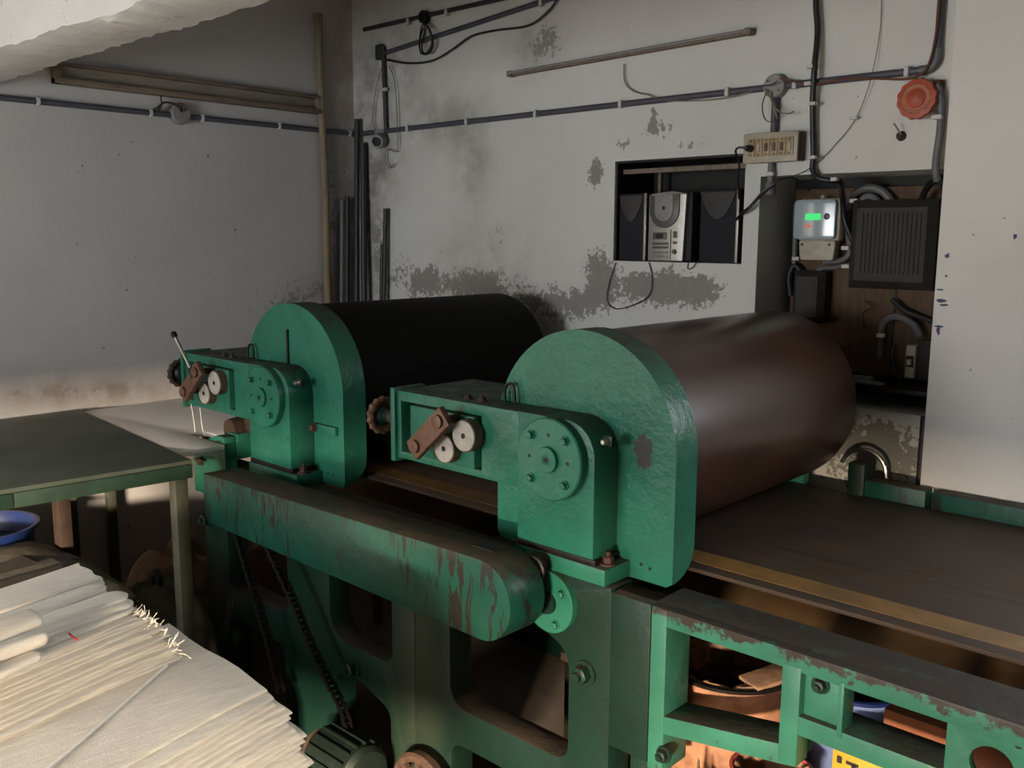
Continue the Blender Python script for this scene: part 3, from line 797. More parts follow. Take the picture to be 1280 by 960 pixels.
# bare tube-light batten on the back wall
a = Vector((-3.205, WALL_Y - .022, 2.372)); b = Vector((-1.93, WALL_Y - .022, 2.392))
t_ = thing('tube_light_batten', (-2.57, WALL_Y, 2.37), 'slim dusty tube-light batten without a tube, on the back wall', 'light')
MB().bar(a, b, .030, .018).build('channel', M_batten, t_, .003)
MB().cyl(a + Vector((0, -.026, .004)), b + Vector((0, -.026, .004)), .006, 8).build('rim', M_greyplastic, t_)
for p in (a, b):
    MB().box(p.x - .014, p.x + .014, p.y - .028, p.y + .015, p.z - .012, p.z + .014).build('end_cap', M_batten, t_, .004)
MB().tube([(-2.542, 3.435, 2.345), (-2.536, 3.435, 2.270), (-2.488, 3.435, 2.225), (-2.403, 3.435, 2.200)], .0032, 6, 5).build('lead', M_wirecream, t_)
w = MB().tube([(-2.421, 3.425, 2.207), (-2.321, 3.425, 2.171), (-2.164, 3.425, 2.154), (-2.015, 3.425, 2.153), (-1.909, 3.425, 2.167)], .0028, 6, 5).build('slack_wire', M_wirecream)
tag(w, 'slack cream wire sagging just below the long conduit', 'wire')

# round junction box with loose wires
x0, y0, z0 = (-1.810, 3.430, 2.176)
jb = thing('junction_box', (x0, WALL_Y, z0), 'round grey junction box with loose wires above the switchboard', 'junction box')
MB().lathe((x0, WALL_Y, z0), (0, -1, 0), [(0, .045), (.036, .045), (.040, .041)], 28).build('box_body', M_greyplastic, jb, angle=30)
for dx, dz in ((-.025, .02), (.022, -.018)):
    MB().lathe((x0 + dx, WALL_Y - .039, z0 + dz), (0, -1, 0), [(0, .004), (.003, .003)], 8).build('screw', M_oily, jb)
MB().tube([(-1.827, 3.400, 2.162), (-1.848, 3.400, 2.110), (-1.835, 3.400, 2.055), (-1.804, 3.400, 2.041), (-1.789, 3.400, 2.075), (-1.819, 3.400, 2.144)], .0024, 6, 5).build('loose_wire', M_wirebrown, jb)
MB().tube([(-1.817, 3.395, 2.155), (-1.801, 3.395, 2.106), (-1.769, 3.395, 2.073), (-1.733, 3.395, 2.064), (-1.713, 3.395, 2.072)], .0030, 6, 5).build('loose_wire', M_wirecream, jb)
MB().tube([(-1.841, 3.400, 2.170), (-1.809, 3.395, 2.124), (-1.793, 3.395, 2.087), (-1.778, 3.395, 2.050)], .0028, 6, 5).build('loose_wire', M_wirecream, jb)
MB().tube([(-1.845, 3.395, 2.178), (-1.806, 3.385, 2.176), (-1.780, 3.385, 2.188)], .0022, 6, 5).build('loose_wire', M_oily, jb)
c = MB().cyl((x0, PY, z0 - .03), (x0, PY, 1.97), .0150, 14).build('drop_conduit', M_pvc); tag(c, 'short vertical conduit between junction box and switchboard', 'conduit')
w = MB().tube([(-1.784, 3.410, 2.201), (-1.734, 3.410, 2.186), (-1.652, 3.410, 2.164), (-1.512, 3.405, 2.171), (-1.424, 3.405, 2.162), (-1.310, 3.405, 2.147), (-1.251, 3.405, 2.159), (-1.226, 3.410, 2.205), (-1.214, 3.410, 2.292), (-1.212, 3.410, 2.395), (-1.218, 3.410, 2.549)], .0042, 7, 6).build('brown_wire', M_wirebrown)
tag(w, 'brown wire running along the conduit and up beside the riser', 'wire')

# switchboard
sb = thing('switchboard', (-1.81, WALL_Y, 1.89), 'cream switchboard with a row of yellowed switches and a black plug', 'switchboard')
bx0, bx1, bz0, bz1 = -1.912, -1.683, 1.886, 1.999
MB().box(bx0 + .004, bx1 - .002, 3.392, WALL_Y, bz0 + .003, bz1 - .003).build('wooden_box', M_redwood, sb, .002)
MB().box(bx0, bx1, 3.380, 3.393, bz0, bz1).build('face_plate', M_ivory, sb, .003)
for k in range(6):
    x = bx0 + .022 + k * .0325
    s = MB().box(x, x + .029, 3.3755, 3.381, bz0 + .024, bz1 - .022).build('switch', M_tan, sb, .002)
    if k:
        MB().box(x + .008, x + .021, 3.371, 3.376, bz0 + .042, bz1 - .040).build('rocker', M_ivory if k in (1, 5) else M_discside, s, .002)
    for dz in (.031, bz1 - bz0 - .029):
        MB().lathe((x + .0145, 3.3757, bz0 + dz), (0, -1, 0), [(0, .0032), (.0008, .0032)], 8).build('screw', M_oily, s)
p = MB().lathe((bx0 + .036, 3.376, bz0 + .055), (0, -1, 0), [(0, .014), (.03, .012), (.04, .006)], 14).build('plug', M_black, sb)
MB().tube([(bx0 + .036, 3.337, bz0 + .055), (bx0 + .01, 3.33, bz0 + .058), (bx0 - .012, 3.345, bz0 + .045), (bx0 - .025, 3.40, bz0 + .0), (bx0 - .05, 3.44, bz0 - .06), (bx0 - .07, 3.50, bz0 - .18)], .0045, 7, 5).build('plug_lead', M_black, sb)
c = MB().cyl((-1.815, PY, 1.795), (-1.815, PY, 1.89), .0140, 14).build('drop_conduit', M_pvcgrey); tag(c, 'short grey conduit stub under the switchboard', 'conduit')
share('clip', ME_clip, (-1.815, WALL_Y - .014, 1.845), c, scale=(.8, 1.6, .5))
MB().lathe((-1.815, PY, 1.765), (0, 0, 1), [(0, .020), (.045, .020), (.05, .017)], 16).build('coupling', M_pvcgrey, c)
w = MB().tube([(-1.786, 3.410, 1.808), (-1.845, 3.410, 1.757), (-1.896, 3.410, 1.708), (-1.969, 3.460, 1.678), (-2.016, 3.520, 1.637)], .0045, 7, 5).build('speaker_lead', M_black)
tag(w, 'black lead slanting from under the switchboard to the right speaker', 'cable')
w = MB().tube([(-1.790, 3.405, 1.801), (-1.834, 3.400, 1.772), (-1.886, 3.410, 1.724), (-1.955, 3.460, 1.691), (-2.038, 3.540, 1.620)], .0036, 7, 5).build('speaker_lead', M_black)
tag(w, 'thinner second black lead beside the one to the right speaker', 'cable')
w = MB().tube([(-1.779, 3.420, 1.823), (-1.729, 3.440, 1.828), (-1.714, 3.500, 1.806), (-1.731, 3.600, 1.786)], .0045, 7, 5).build('meter_lead', M_black)
tag(w, 'black lead entering the meter recess from the conduit stub', 'cable')

# thick black supply cable
w = MB().tube([(-1.660, 3.420, 2.636), (-1.659, 3.420, 2.468), (-1.646, 3.420, 2.353), (-1.641, 3.400, 2.207), (-1.650, 3.420, 2.095), (-1.639, 3.425, 1.919), (-1.638, 3.425, 1.854), (-1.608, 3.420, 1.820), (-1.562, 3.430, 1.810), (-1.548, 3.470, 1.805), (-1.585, 3.580, 1.759), (-1.587, 3.620, 1.668), (-1.550, 3.620, 1.590)], .0115, 10, 6).build('supply_cable', M_black)
tag(w, 'thick black supply cable coming down the wall into the meter recess', 'cable')
for p in ((-1.657, 3.412, 2.228), (-1.657, 3.400, 2.166), (-1.639, 3.410, 2.093), (-1.628, 3.412, 1.897), (-1.542, 3.420, 1.814)):
    share('clip', ME_clip, p, w, scale=(.62, 1.9, .42))
w = MB().tube([(-1.423, 3.440, 2.461), (-1.420, 3.440, 2.325), (-1.437, 3.425, 2.160), (-1.489, 3.440, 2.032), (-1.559, 3.440, 1.945), (-1.634, 3.440, 1.875), (-1.713, 3.440, 1.837), (-1.779, 3.440, 1.827)], .0014, 5, 5).build('thin_wire', M_black)
tag(w, 'hair-thin dark wire drooping across the wall left of the orange disc', 'wire')
share('clip', ME_clip, (-1.492, 3.440, 2.032), w, scale=(.7, 1.5, .35))
nl = MB().lathe((-1.322, 3.450, 1.958), (0, -1, 0), [(0, .018), (.014, .015), (.022, .008)], 12).build('wall_nail', M_rust)
tag(nl, 'rusty nail with a dab of filler below the orange disc', 'nail')
MB().tube([(-1.317, 3.430, 1.962), (-1.325, 3.410, 1.983), (-1.334, 3.400, 1.999)], .003, 6, 2).build('nail_shank', M_greyplastic, nl)
# orange scalloped disc
x0, y0, z0 = (-1.256, 3.400, 2.074)
od = thing('scalloped_disc', (x0, WALL_Y, z0), 'round orange-red scalloped plastic disc fixed high by the pillar', 'alarm disc')
n = 60; rings = []
for h, s in ((0, .92), (.012, 1.0), (.026, .95), (.030, .72), (.026, .68), (.028, .6)):
    rings.append([(x0 + (.066 + .0045 * abs(math.sin(6 * 2 * PI * k / n))) * s * math.cos(2 * PI * k / n), 3.41 - h, z0 + (.066 + .0045 * abs(math.sin(6 * 2 * PI * k / n))) * s * math.sin(2 * PI * k / n)) for k in range(n)])
MB().loft(rings).build('scalloped_rim', M_orange, od, angle=40)
MB().lathe((x0, 3.386, z0), (0, -1, 0), [(0, .050), (.006, .048), (.006, .040), (.003, .036)], 32).build('pale_ring', M_orange2, od)
MB().lathe((x0, 3.386, z0), (0, -1, 0), [(0, .034), (.008, .030), (.014, .016), (.016, .006)], 32).build('boss', M_orange, od)
MB().cyl((x0, 3.415, z0), (x0, WALL_Y, z0), .03, 16).build('stem', M_pvcgrey, od)
# grey pipe down the pillar corner
w = MB().tube([(-1.200, 3.420, 2.119), (-1.185, 3.420, 2.067), (-1.179, 3.420, 1.973), (-1.185, 3.420, 1.880), (-1.184, 3.420, 1.826), (-1.180, 3.430, 1.796)], .0135, 10, 5).build('corner_pipe', M_pvcgrey)
tag(w, 'bent grey pipe beside the orange disc at the pillar edge', 'pipe')
share('clip', ME_clip, (-1.186, 3.410, 2.008), w, scale=(.85, 1.8, .5))
MB().box(*[-1.215, -1.185, 3.41, WALL_Y, 2.10, 2.135]).build('bracket', M_rust, w, .004)
w = MB().cyl((-1.158, 3.415, .62), (-1.158, 3.415, .965), .014, 12).build('corner_pipe', M_pvcdark); tag(w, 'dark upright pipe stub between pillar and wall under the meter recess', 'pipe')

# ------------------------------------------------------------------ niche with the stereo
nb_ = thing('niche_lining', (-2.26, 3.6, NZ0), 'dark boards lining the shelf niche around the stereo', 'lining')
for nm, b in (('side_board', (NX0 + .0005, NX0 + .008, 3.462, 3.745, NZ0 + .001, NZ1 - .001)), ('side_board', (NX1 - .008, NX1 - .0005, 3.462, 3.745, NZ0 + .001, NZ1 - .001)), ('top_board', (NX0 + .008, NX1 - .008, 3.462, 3.745, NZ1 - .009, NZ1 - .001)), ('bottom_board', (NX0 + .008, NX1 - .008, 3.462, 3.745, NZ0 + .0005, NZ0 + .0035))):
    MB().box(*b).build(nm, M_oily, nb_)
MB().box(NX0 + .01, NX1 - .01, 3.50, 3.52, 1.878, 1.898).build('niche_rail', M_batten, nb_)
MB().box(-2.50, -2.485, 3.66, 3.68, 1.495, 1.90).build('niche_post', M_batten, nb_)
def speaker(x0, x1, z1, y0, label, side):
    s = thing('speaker', ((x0 + x1) / 2, y0 + .1, NZ0), label, 'speaker', 'stereo speakers in the niche')
    zb = NZ0 + .004
    MB().box(x0, x1, y0 + .012, y0 + .16, zb, z1).build('cabinet', M_redwood, s, .004)
    MB().box(x0, x1 - .014, y0, y0 + .013, zb, z1 - .002).build('grille', M_speaker, s, .003)
    MB().box(x1 - .013, x1, y0 - .002, y0 + .013, zb, z1).build('edge_trim', M_silver, s, .002)
    cx = (x0 + x1 - .014) / 2; hw = (x1 - x0 - .02) / 2
    pts = [(cx - hw, z1 - .01)]
    for k in range(17):
        u = k / 16; xx = cx - hw + 2 * hw * u
        pts.append((xx, z1 - .018 - .105 * math.sin(PI * u) ** .8))
    pts.append((cx + hw, z1 - .01))
    plate('tweeter_cover', pts, [], y0 - .006, y0 + .001, M_speakertop, s, .001)
    return s
speaker(-2.578, -2.432, 1.79, 3.475, 'black stereo speaker left of the silver disc player', 0)
s_ = speaker(-2.155, -1.972, 1.795, 3.475, 'black silver-edged stereo speaker right of the disc player', 1)
st = thing('disc_player', (-2.33, 3.56, NZ0), 'upright silver stereo disc player between the two speakers', 'stereo')
px0, px1, pzt = -2.420, -2.240, 1.795
MB().box(px0 + .006, px1 + .03, 3.50, 3.66, NZ0 + .004, pzt - .006).build('chassis', M_dark, st, .006)
plate('front_panel', rounded([(px0, NZ0 + .004), (px1, NZ0 + .004), (px1 + .012, pzt - .012), (px1 - .06, pzt), (px0 + .02, pzt - .008), (px0, pzt - .016)], .006), [], 3.478, 3.502, M_silver, st, .003)
dc = ((px0 + px1) / 2 - .005, pzt - .082)
pts = [(dc[0] + .076 * math.cos(a), dc[1] + .076 * math.sin(a)) for a in [PI + PI * k / 20 for k in range(21)]] + [(dc[0] + .076, pzt - .012), (dc[0] - .076, pzt - .018)]
lid = plate('disc_lid', pts, [], 3.470, 3.479, M_silverdk, st, .002)
plate('lid_tongue', [(dc[0] + .047 * math.cos(a), dc[1] + .047 * math.sin(a)) for a in [PI + PI * k / 20 for k in range(21)]] + [(dc[0] + .047, pzt - .014), (dc[0] - .047, pzt - .018)], [], 3.466, 3.471, M_greyplastic, lid, .001)
MB().lathe((dc[0], 3.466, dc[1] + .01), (0, -1, 0), [(0, .008), (.001, .008)], 14).build('spindle_hole', M_dark, lid)
d = MB().box(px0 + .028, px0 + .098, 3.473, 3.479, NZ0 + .098, NZ0 + .128).build('display_bezel', M_silverdk, st, .002)
MB().box(px0 + .046, px0 + .082, 3.4715, 3.474, NZ0 + .104, NZ0 + .122).build('display', M_dark, d)
for z in (.018, .036, .058, .074):
    MB().box(px0 + .026, px0 + .108, 3.473, 3.479, NZ0 + z, NZ0 + z + .010).build('tape_slot' if z > .05 else 'button_bar', M_greyplastic if z < .05 else M_silverdk, st, .002)
MB().box(px1 - .062, px1 - .059, 3.476, 3.479, NZ0 + .01, NZ0 + .14).build('groove', M_dark, st)
for z, h in ((.105, .028), (.078, .012)):
    MB().box(px1 - .048, px1 - .028, 3.474, 3.479, NZ0 + z, NZ0 + z + h).build('side_button', M_silverdk, st, .002)
MB().lathe((px1 - .04, 3.479, NZ0 + .045), (0, -1, 0), [(0, .011), (.010, .009)], 16).build('volume_knob', M_silverdk, st)
w = MB().tube([(-2.566, 3.440, 1.483), (-2.600, 3.440, 1.395), (-2.612, 3.440, 1.311), (-2.560, 3.440, 1.273), (-2.450, 3.440, 1.301), (-2.378, 3.440, 1.347), (-2.368, 3.440, 1.428), (-2.390, 3.445, 1.487)], .0024, 6, 6).build('speaker_wire', M_black)
tag(w, 'thin black wire looping down below the niche from the left speaker', 'wire')
w = MB().tube([(-2.145, 3.450, 1.499), (-2.161, 3.440, 1.472), (-2.184, 3.440, 1.465), (-2.188, 3.450, 1.488), (-2.173, 3.470, 1.502)], .0022, 6, 6).build('speaker_wire', M_black)
tag(w, 'tiny black wire loop poking out under the disc player', 'wire')

# ------------------------------------------------------------------ meter recess
BY = 3.69
bd = MB().box(-1.835, -1.07, BY, BY + .02, 1.055, 1.795).build('meter_board', M_ply, bevel=.002)
tag(bd, 'dark plywood board at the back of the meter recess', 'board')
MB().box(-1.40, -1.392, BY - .004, BY + .001, 1.06, 1.42).build('board_joint', M_oily, bd)
# electricity meter
mx0, mx1, mz0, mz1 = -1.79, -1.615, 1.585, 1.755
em = thing('electricity_meter', ((mx0 + mx1) / 2, BY, 1.50), 'pale electricity meter with a lit green display in the recess', 'meter')
MB().box(mx0 + .01, mx1 + .012, 3.615, BY, mz0, mz1).build('meter_base', M_ivory, em, .012)
plate('meter_window', rounded(rect(mx0, mx1, mz0 + .008, mz1 - .006), .016), [], 3.595, 3.617, M_meterface, em, .004)
MB().box(mx0 + .050, mx0 + .115, 3.5925, 3.596, 1.668, 1.694).build('display', M_lcd, em)
MB().box(mx0 + .052, mx0 + .074, 3.593, 3.596, 1.640, 1.648).build('indicator_lamp', M_led, em)
MB().lathe((mx0 + .140, 3.596, 1.682), (0, -1, 0), [(0, .013), (.002, .013), (.003, .011)], 20).build('button', M_silverdk, em)
plate('terminal_cover', rounded([(mx0 + .028, 1.508), (mx1 - .008, 1.508), (mx1, mz0 + .004), (mx0 + .018, mz0 + .004)], .012), [], 3.610, 3.66, M_ivory, em, .004)
for dx in (.034, .150):
    MB().lathe((mx0 + dx, 3.611, mz0 - .014), (0, -1, 0), [(0, .006), (.002, .005)], 10).build('screw', M_oily, em)
MB().lathe((mx0 + .10, 3.64, mz1), (0, 0, 1), [(0, .012), (.012, .008)], 10).build('hanger', M_ivory, em)
# ribbed enclosure boxes
def ribbed_box(name, x0, x1, y0, z0, z1, label, ribs, horiz=False):
    o = thing(name, ((x0 + x1) / 2, BY, z0), label, 'electrical box')
    b = .03 if not horiz else .022
    m = MB().loft([[(x0, BY, z0), (x1, BY, z0), (x1, BY, z1), (x0, BY, z1)], [(x0, y0 + .03, z0), (x1, y0 + .03, z0), (x1, y0 + .03, z1), (x0, y0 + .03, z1)], [(x0 + b, y0, z0 + b), (x1 - b, y0, z0 + b), (x1 - b, y0, z1 - b), (x0 + b, y0, z1 - b)]])
    m.build('cover', M_darkbox, o, .002, smooth=False)
    for k in range(ribs):
        u = (k + .5) / ribs
        if horiz:
            z = z0 + b + .01 + (z1 - z0 - 2 * b - .02) * u
            MB().box(x0 + b + .01, x1 - b - .01, y0 - .004, y0 + .001, z - .003, z + .003).build('rib', M_darkbox, o)
        else:
            x = x0 + b + .015 + (x1 - x0 - 2 * b - .03) * u
            MB().box(x - .004, x + .004, y0 - .005, y0 + .001, z0 + b + .03, z1 - b - .02).build('rib', M_darkbox, o)
    return o
ribbed_box('main_switch_box', -1.548, -1.225, 3.57, 1.405, 1.742, 'large dark ribbed switch box right of the meter', 14)
ribbed_box('cutout_box', -1.792, -1.655, 3.60, 1.255, 1.465, 'small dark ribbed cut-out box below the meter', 8, True)
# fat cables and conduits in the recess
def cable(label, r, mat, *pts, nm='recess_cable'):
    o = MB().tube(list(pts), r, 9, 6).build(nm, mat); return tag(o, label, 'cable')
cable('outer grey hose arching over the large switch box', .016, M_pvcgrey, (-1.594, 3.660, 1.709), (-1.578, 3.660, 1.765), (-1.522, 3.660, 1.791), (-1.458, 3.660, 1.774), (-1.399, 3.660, 1.706))
cable('inner grey hose arching over the large switch box', .013, M_pvcgrey, (-1.547, 3.640, 1.720), (-1.518, 3.640, 1.757), (-1.480, 3.640, 1.750), (-1.446, 3.640, 1.707))
cable('black cable curving into the top right of the large switch box', .012, M_black, (-1.183, 3.500, 1.813), (-1.240, 3.550, 1.798), (-1.281, 3.600, 1.767), (-1.305, 3.630, 1.722))
cable('grey cable dropping between meter and large switch box', .012, M_pvcgrey, (-1.593, 3.660, 1.700), (-1.588, 3.660, 1.621), (-1.572, 3.650, 1.543), (-1.603, 3.650, 1.511), (-1.677, 3.650, 1.503))
cable('dark cable feeding the small cut-out box from the left', .012, M_black, (-1.816, 3.660, 1.357), (-1.828, 3.660, 1.440), (-1.802, 3.660, 1.483), (-1.768, 3.660, 1.442))
cable('grey conduit running down left of the meter', .011, M_pvcgrey, (-1.823, 3.675, 1.736), (-1.820, 3.675, 1.621), (-1.817, 3.675, 1.489))
cable('grey cable bending from the small box toward the large box', .009, M_pvcgrey, (-1.712, 3.660, 1.447), (-1.693, 3.660, 1.473), (-1.633, 3.660, 1.481), (-1.567, 3.660, 1.496))
cable('pale hose arching below the large switch box', .014, M_pvcgrey, (-1.428, 3.660, 1.135), (-1.430, 3.660, 1.218), (-1.411, 3.640, 1.277), (-1.359, 3.630, 1.300), (-1.297, 3.630, 1.273), (-1.274, 3.640, 1.231))
cable('dark cable hanging from the large box toward the breaker', .010, M_pvcdark, (-1.393, 3.650, 1.365), (-1.344, 3.650, 1.324), (-1.283, 3.650, 1.303), (-1.237, 3.650, 1.288))
cable('black lead bending behind the breaker', .006, M_black, (-1.375, 3.660, 1.191), (-1.381, 3.660, 1.143), (-1.362, 3.660, 1.082), (-1.341, 3.660, 1.052))
cable('thin tangled wire under the large switch box', .003, M_black, (-1.506, 3.660, 1.352), (-1.473, 3.660, 1.329), (-1.509, 3.660, 1.301), (-1.492, 3.660, 1.239))
k_ = 0
for p, lab in (((-1.578, 3.630, 1.559), 'white cable clip left of the large switch box at mid height'), ((-1.573, 3.630, 1.487), 'white cable clip left of the large switch box, lowest'), ((-1.795, 3.650, 1.513), 'white cable clip under the meter at the far left'), ((-1.420, 3.640, 1.223), 'white cable clip on the pale hose'), ((-1.557, 3.630, 1.742), 'white cable clip at the top left corner of the large switch box')):
    tag(share('cable_clip', ME_clip, p, None, scale=(.75, 1.2, .5)), lab, 'clip', 'white cable clips in the recess')
# breaker
bk = thing('circuit_breaker', (-1.30, BY, 1.13), 'cream miniature circuit breaker low in the recess', 'circuit breaker')
x0, y0, z0 = (-1.308, 3.600, 1.072); x1, y1, z1 = (-1.272, 3.600, 1.198)
MB().box(x0, x1 + .0, 3.60, BY, z0, z1).build('breaker_body', M_ivory, bk, .004)
MB().box(x0 + .004, x1 - .004, 3.597, 3.602, z0 + .042, z0 + .085).build('toggle_recess', M_oily, bk)
MB().box(x0 + .010, x1 - .010, 3.585, 3.60, z0 + .05, z0 + .072).build('toggle', M_ivory, bk, .003)
MB().box(x1, x1 + .06, 3.62, BY, z0 - .01, z1 + .02).build('breaker_case', M_darkbox, bk, .004)
sh = MB().box(EX0 + .3, EX1, 3.48, BY, 1.025, 1.045).build('recess_shelf', M_oily, bevel=.003); tag(sh, 'grimy dark shelf strip low in the meter recess', 'shelf')
fz = MB().box(-1.50, -1.42, 3.56, 3.60, 1.045, 1.065).box(-1.47, -1.35, 3.50, 3.53, 1.045, 1.058).build('fuse_carrier', M_greyplastic, bevel=.006); tag(fz, 'dusty fuse carrier lying on the recess shelf', 'fuse')

# ------------------------------------------------------------------ left wall things
LX = LEFT_X + .016
c = MB().cyl((LX, -1.0, 2.180), (LX, WALL_Y - .03, 2.180), .0135, 14).build('electrical_conduit', M_pvc)
tag(c, 'long blue-grey conduit running level along the left wall', 'conduit')
for y in (1.69, 2.21, 2.48, 2.93, 3.40):
    share('clip', ME_clip, (LEFT_X + .014, y, 2.178), c, rot=(0, 0, PI / 2), scale=(.35, 1.6, 1.1))
jb = thing('junction_box', (LEFT_X, 2.36, 2.185), 'round grey junction box on the left wall conduit', 'junction box')
MB().lathe((LEFT_X, 2.36, 2.188), (1, 0, 0), [(0, .05), (.036, .05), (.040, .045)], 28).build('box_body', M_greyplastic, jb, angle=30)
MB().tube([(LEFT_X + .045, 2.36, 2.195), (LEFT_X + .05, 2.33, 2.225), (LEFT_X + .035, 2.28, 2.235), (LEFT_X + .03, 2.24, 2.205), (LEFT_X + .02, 2.22, 2.19)], .005, 7, 5).build('loose_wire', M_pvcdark, jb)
MB().tube([(LEFT_X + .045, 2.37, 2.20), (LEFT_X + .055, 2.36, 2.235), (LEFT_X + .04, 2.33, 2.23)], .004, 7, 5).build('loose_wire', M_wirebrown, jb)
t_ = thing('tube_light_batten', (LEFT_X, 2.49, 2.29), 'brown wooden tube-light batten box on the left wall', 'light')
ya, yb, za, zb = 1.76, 3.20, 2.265, 2.36
MB().box(LEFT_X, LEFT_X + .012, ya, yb, za, zb).build('back_board', M_paleboard, t_, .002)
MB().box(LEFT_X, LEFT_X + .05, ya, yb, zb - .014, zb).build('top_lip', M_batten, t_, .003)
MB().box(LEFT_X, LEFT_X + .05, ya, yb, za, za + .026).build('bottom_lip', M_batten, t_, .003)
for y in (ya, yb - .03):
    MB().box(LEFT_X, LEFT_X + .048, y, y + .03, za, zb).build('end_block', M_batten, t_, .003)
MB().tube([(LEFT_X + .03, 2.26, 2.265), (LEFT_X + .04, 2.258, 2.22), (LEFT_X + .03, 2.24, 2.19)], .004, 7, 5).build('lead', M_pvcdark, t_)
po = MB().tube([(LEFT_X + .035, 3.195, 2.80), (LEFT_X + .03, 3.20, 2.3), (LEFT_X + .028, 3.215, 1.9), (LEFT_X + .03, 3.21, 1.3), (LEFT_X + .03, 3.22, .85)], .021, 12, 6).build('timber_pole', M_bamboo)
tag(po, 'bare timber pole standing upright against the left wall near the corner', 'pole')
# loose pipes leaning in the corner
for (xb, yb_, xt, yt, zt, r, lab, mt_) in (
    (-4.36, 3.30, -4.40, 3.41, 2.255, .016, 'tallest loose grey pipe leaning in the wall corner', M_pvcdark),
    (-4.30, 3.33, -4.36, 3.42, 2.12, .019, 'thick dark pipe next to the tallest one in the corner', M_pvcdark),
    (-4.40, 3.26, -4.44, 3.36, 1.82, .014, 'shorter grey pipe at the left of the corner bunch', M_pvcdark),
    (-4.42, 3.23, -4.45, 3.33, 1.80, .012, 'slim pipe leftmost in the corner bunch', M_pvcgrey),
    (-4.22, 3.37, -4.17, 3.42, 1.75, .013, 'short grey pipe at the right of the corner bunch', M_pvcdark),
    (-4.25, 3.36, -4.21, 3.425, 1.55, .012, 'shortest dark pipe low in the corner bunch', M_pvcdark)):
    o = MB().tube([(xb, yb_, FLOOR), (xt, yt, zt)], r, 12).build('loose_pipe', mt_); tag(o, lab, 'pipe', 'loose pipes in the corner')

# ------------------------------------------------------------------ tables on the left
tb = thing('work_table', (-3.8, 1.2, FLOOR), 'green-edged steel work table against the left wall', 'table')
tz = .78
MB().add([(-4.455, 1.775, tz), (-3.145, 1.645, tz), (-3.33, -.35, tz), (-4.455, -.35, tz), (-4.455, 1.775, tz - .018), (-3.145, 1.645, tz - .018), (-3.33, -.35, tz - .018), (-4.455, -.35, tz - .018)],
    [(0, 1, 2, 3), (7, 6, 5, 4), (0, 4, 5, 1), (1, 5, 6, 2), (2, 6, 7, 3), (3, 7, 4, 0)]).build('tabletop', M_tableg, tb, .003)
e0 = Vector((-3.150, 1.64, tz - .040)); e1 = Vector((-3.333, -.34, tz - .040)); mid = e0.lerp(e1, .3)
MB().bar(e0, mid, .035, .050).build('edge_rail', M_tableedge, tb, .002)
MB().bar(mid + (e1 - e0) * .003, e1, .035, .050).build('edge_rail', M_tableedge, tb, .002)
MB().bar((-4.44, 1.755, tz - .04), (-3.17, 1.63, tz - .04), .03, .045).build('edge_rail', M_tableedge, tb, .002)
MB().box(-3.205, -3.155, 1.58, 1.63, FLOOR, tz - .02).build('leg', M_leg, tb, .003)
MB().box(-4.44, -4.39, 1.66, 1.71, FLOOR, tz - .02).build('leg', M_leg, tb, .003)
lx, ly, lz = (-3.707, 1.468, 0.600)
MB().box(-3.80, -3.735, 1.38, 1.43, FLOOR, tz - .02).build('leg', M_legbrown, tb, .003)
MB().box(-3.36, -3.31, -.33, -.28, FLOOR, tz - .02).build('leg', M_leg, tb, .003)
wt = thing('white_table', (-3.95, 2.3, FLOOR), 'white-topped table between the green table and the machine', 'table')
wt_o = [(-4.47, 1.80), (-3.34, 1.69), (-3.34, 1.89), (-3.63, 1.89), (-3.63, 1.965), (-3.51, 1.965), (-3.51, 2.95), (-4.47, 2.95)]
MB().loft([[(x, y, z) for x, y in wt_o] for z in (.745, .766)]).build('tabletop', M_whitetop, wt, .003)
for x, y in ((-3.675, 1.97), (-3.675, 2.88), (-4.44, 2.88), (-4.44, 1.86)):
    MB().box(x, x + .04, y, y + .04, FLOOR, .742).build('leg', M_leg, wt, .003)
# two loose threads hanging from the machine arm
for pts, lab in (([(-3.673, 1.930, 0.885), (-3.654, 1.930, 0.800), (-3.644, 1.930, 0.690)], 'white thread hanging from the end of the far machine arm'), ([(-3.618, 1.940, 0.873), (-3.605, 1.940, 0.788), (-3.582, 1.940, 0.754)], 'faint short thread beside the longer white thread')):
    tag(MB().tube(pts, .0022, 5, 5).build('thread', M_fray), lab, 'thread')

# ------------------------------------------------------------------ sacks and tubs under the tables
def lump(name, c, size, seed, mat, label, cat='sack', group=None, rotz=0, folds=.12):
    rnd = random.Random(seed); m = MB(); nu, nv = 40, 22; ph = [rnd.uniform(0, 6.28) for _ in range(10)]
    vs = []
    ca, sa = math.cos(rotz), math.sin(rotz)
    for j in range(nv + 1):
        v = j / nv
        for i in range(nu):
            a = 2 * PI * i / nu
            r = max(.02, math.sin(PI * v)) ** .55; z = -math.cos(PI * v)
            r *= 1 + folds * (math.sin(3 * a + ph[0] + 2 * z) * .6 + math.sin(5 * a + ph[1] - 3 * z) * .45 + math.sin(9 * a + ph[2] + 4 * z) * .3 + math.sin(13 * a + ph[3]) * .18)
            zz = max(-.62, z) * (1 + folds * 1.6 * (math.sin(2 * a + ph[4]) * .5 + math.sin(4 * a + ph[5] + 5 * r) * .4 + math.sin(7 * a + 9 * r + ph[6]) * .3))
            x, y = size[0] * r * math.cos(a), size[1] * r * math.sin(a)
            vs.append((c[0] + x * ca - y * sa, c[1] + x * sa + y * ca, c[2] + size[2] * (max(-.62, zz) + .62)))
    fs = [(j * nu + i, j * nu + (i + 1) % nu, (j + 1) * nu + (i + 1) % nu, (j + 1) * nu + i) for j in range(nv) for i in range(nu)]
    o = m.add(vs, fs).build(name, mat, angle=60)
    return tag(o, label, cat, group)
G = 'old sacks piled under the tables'
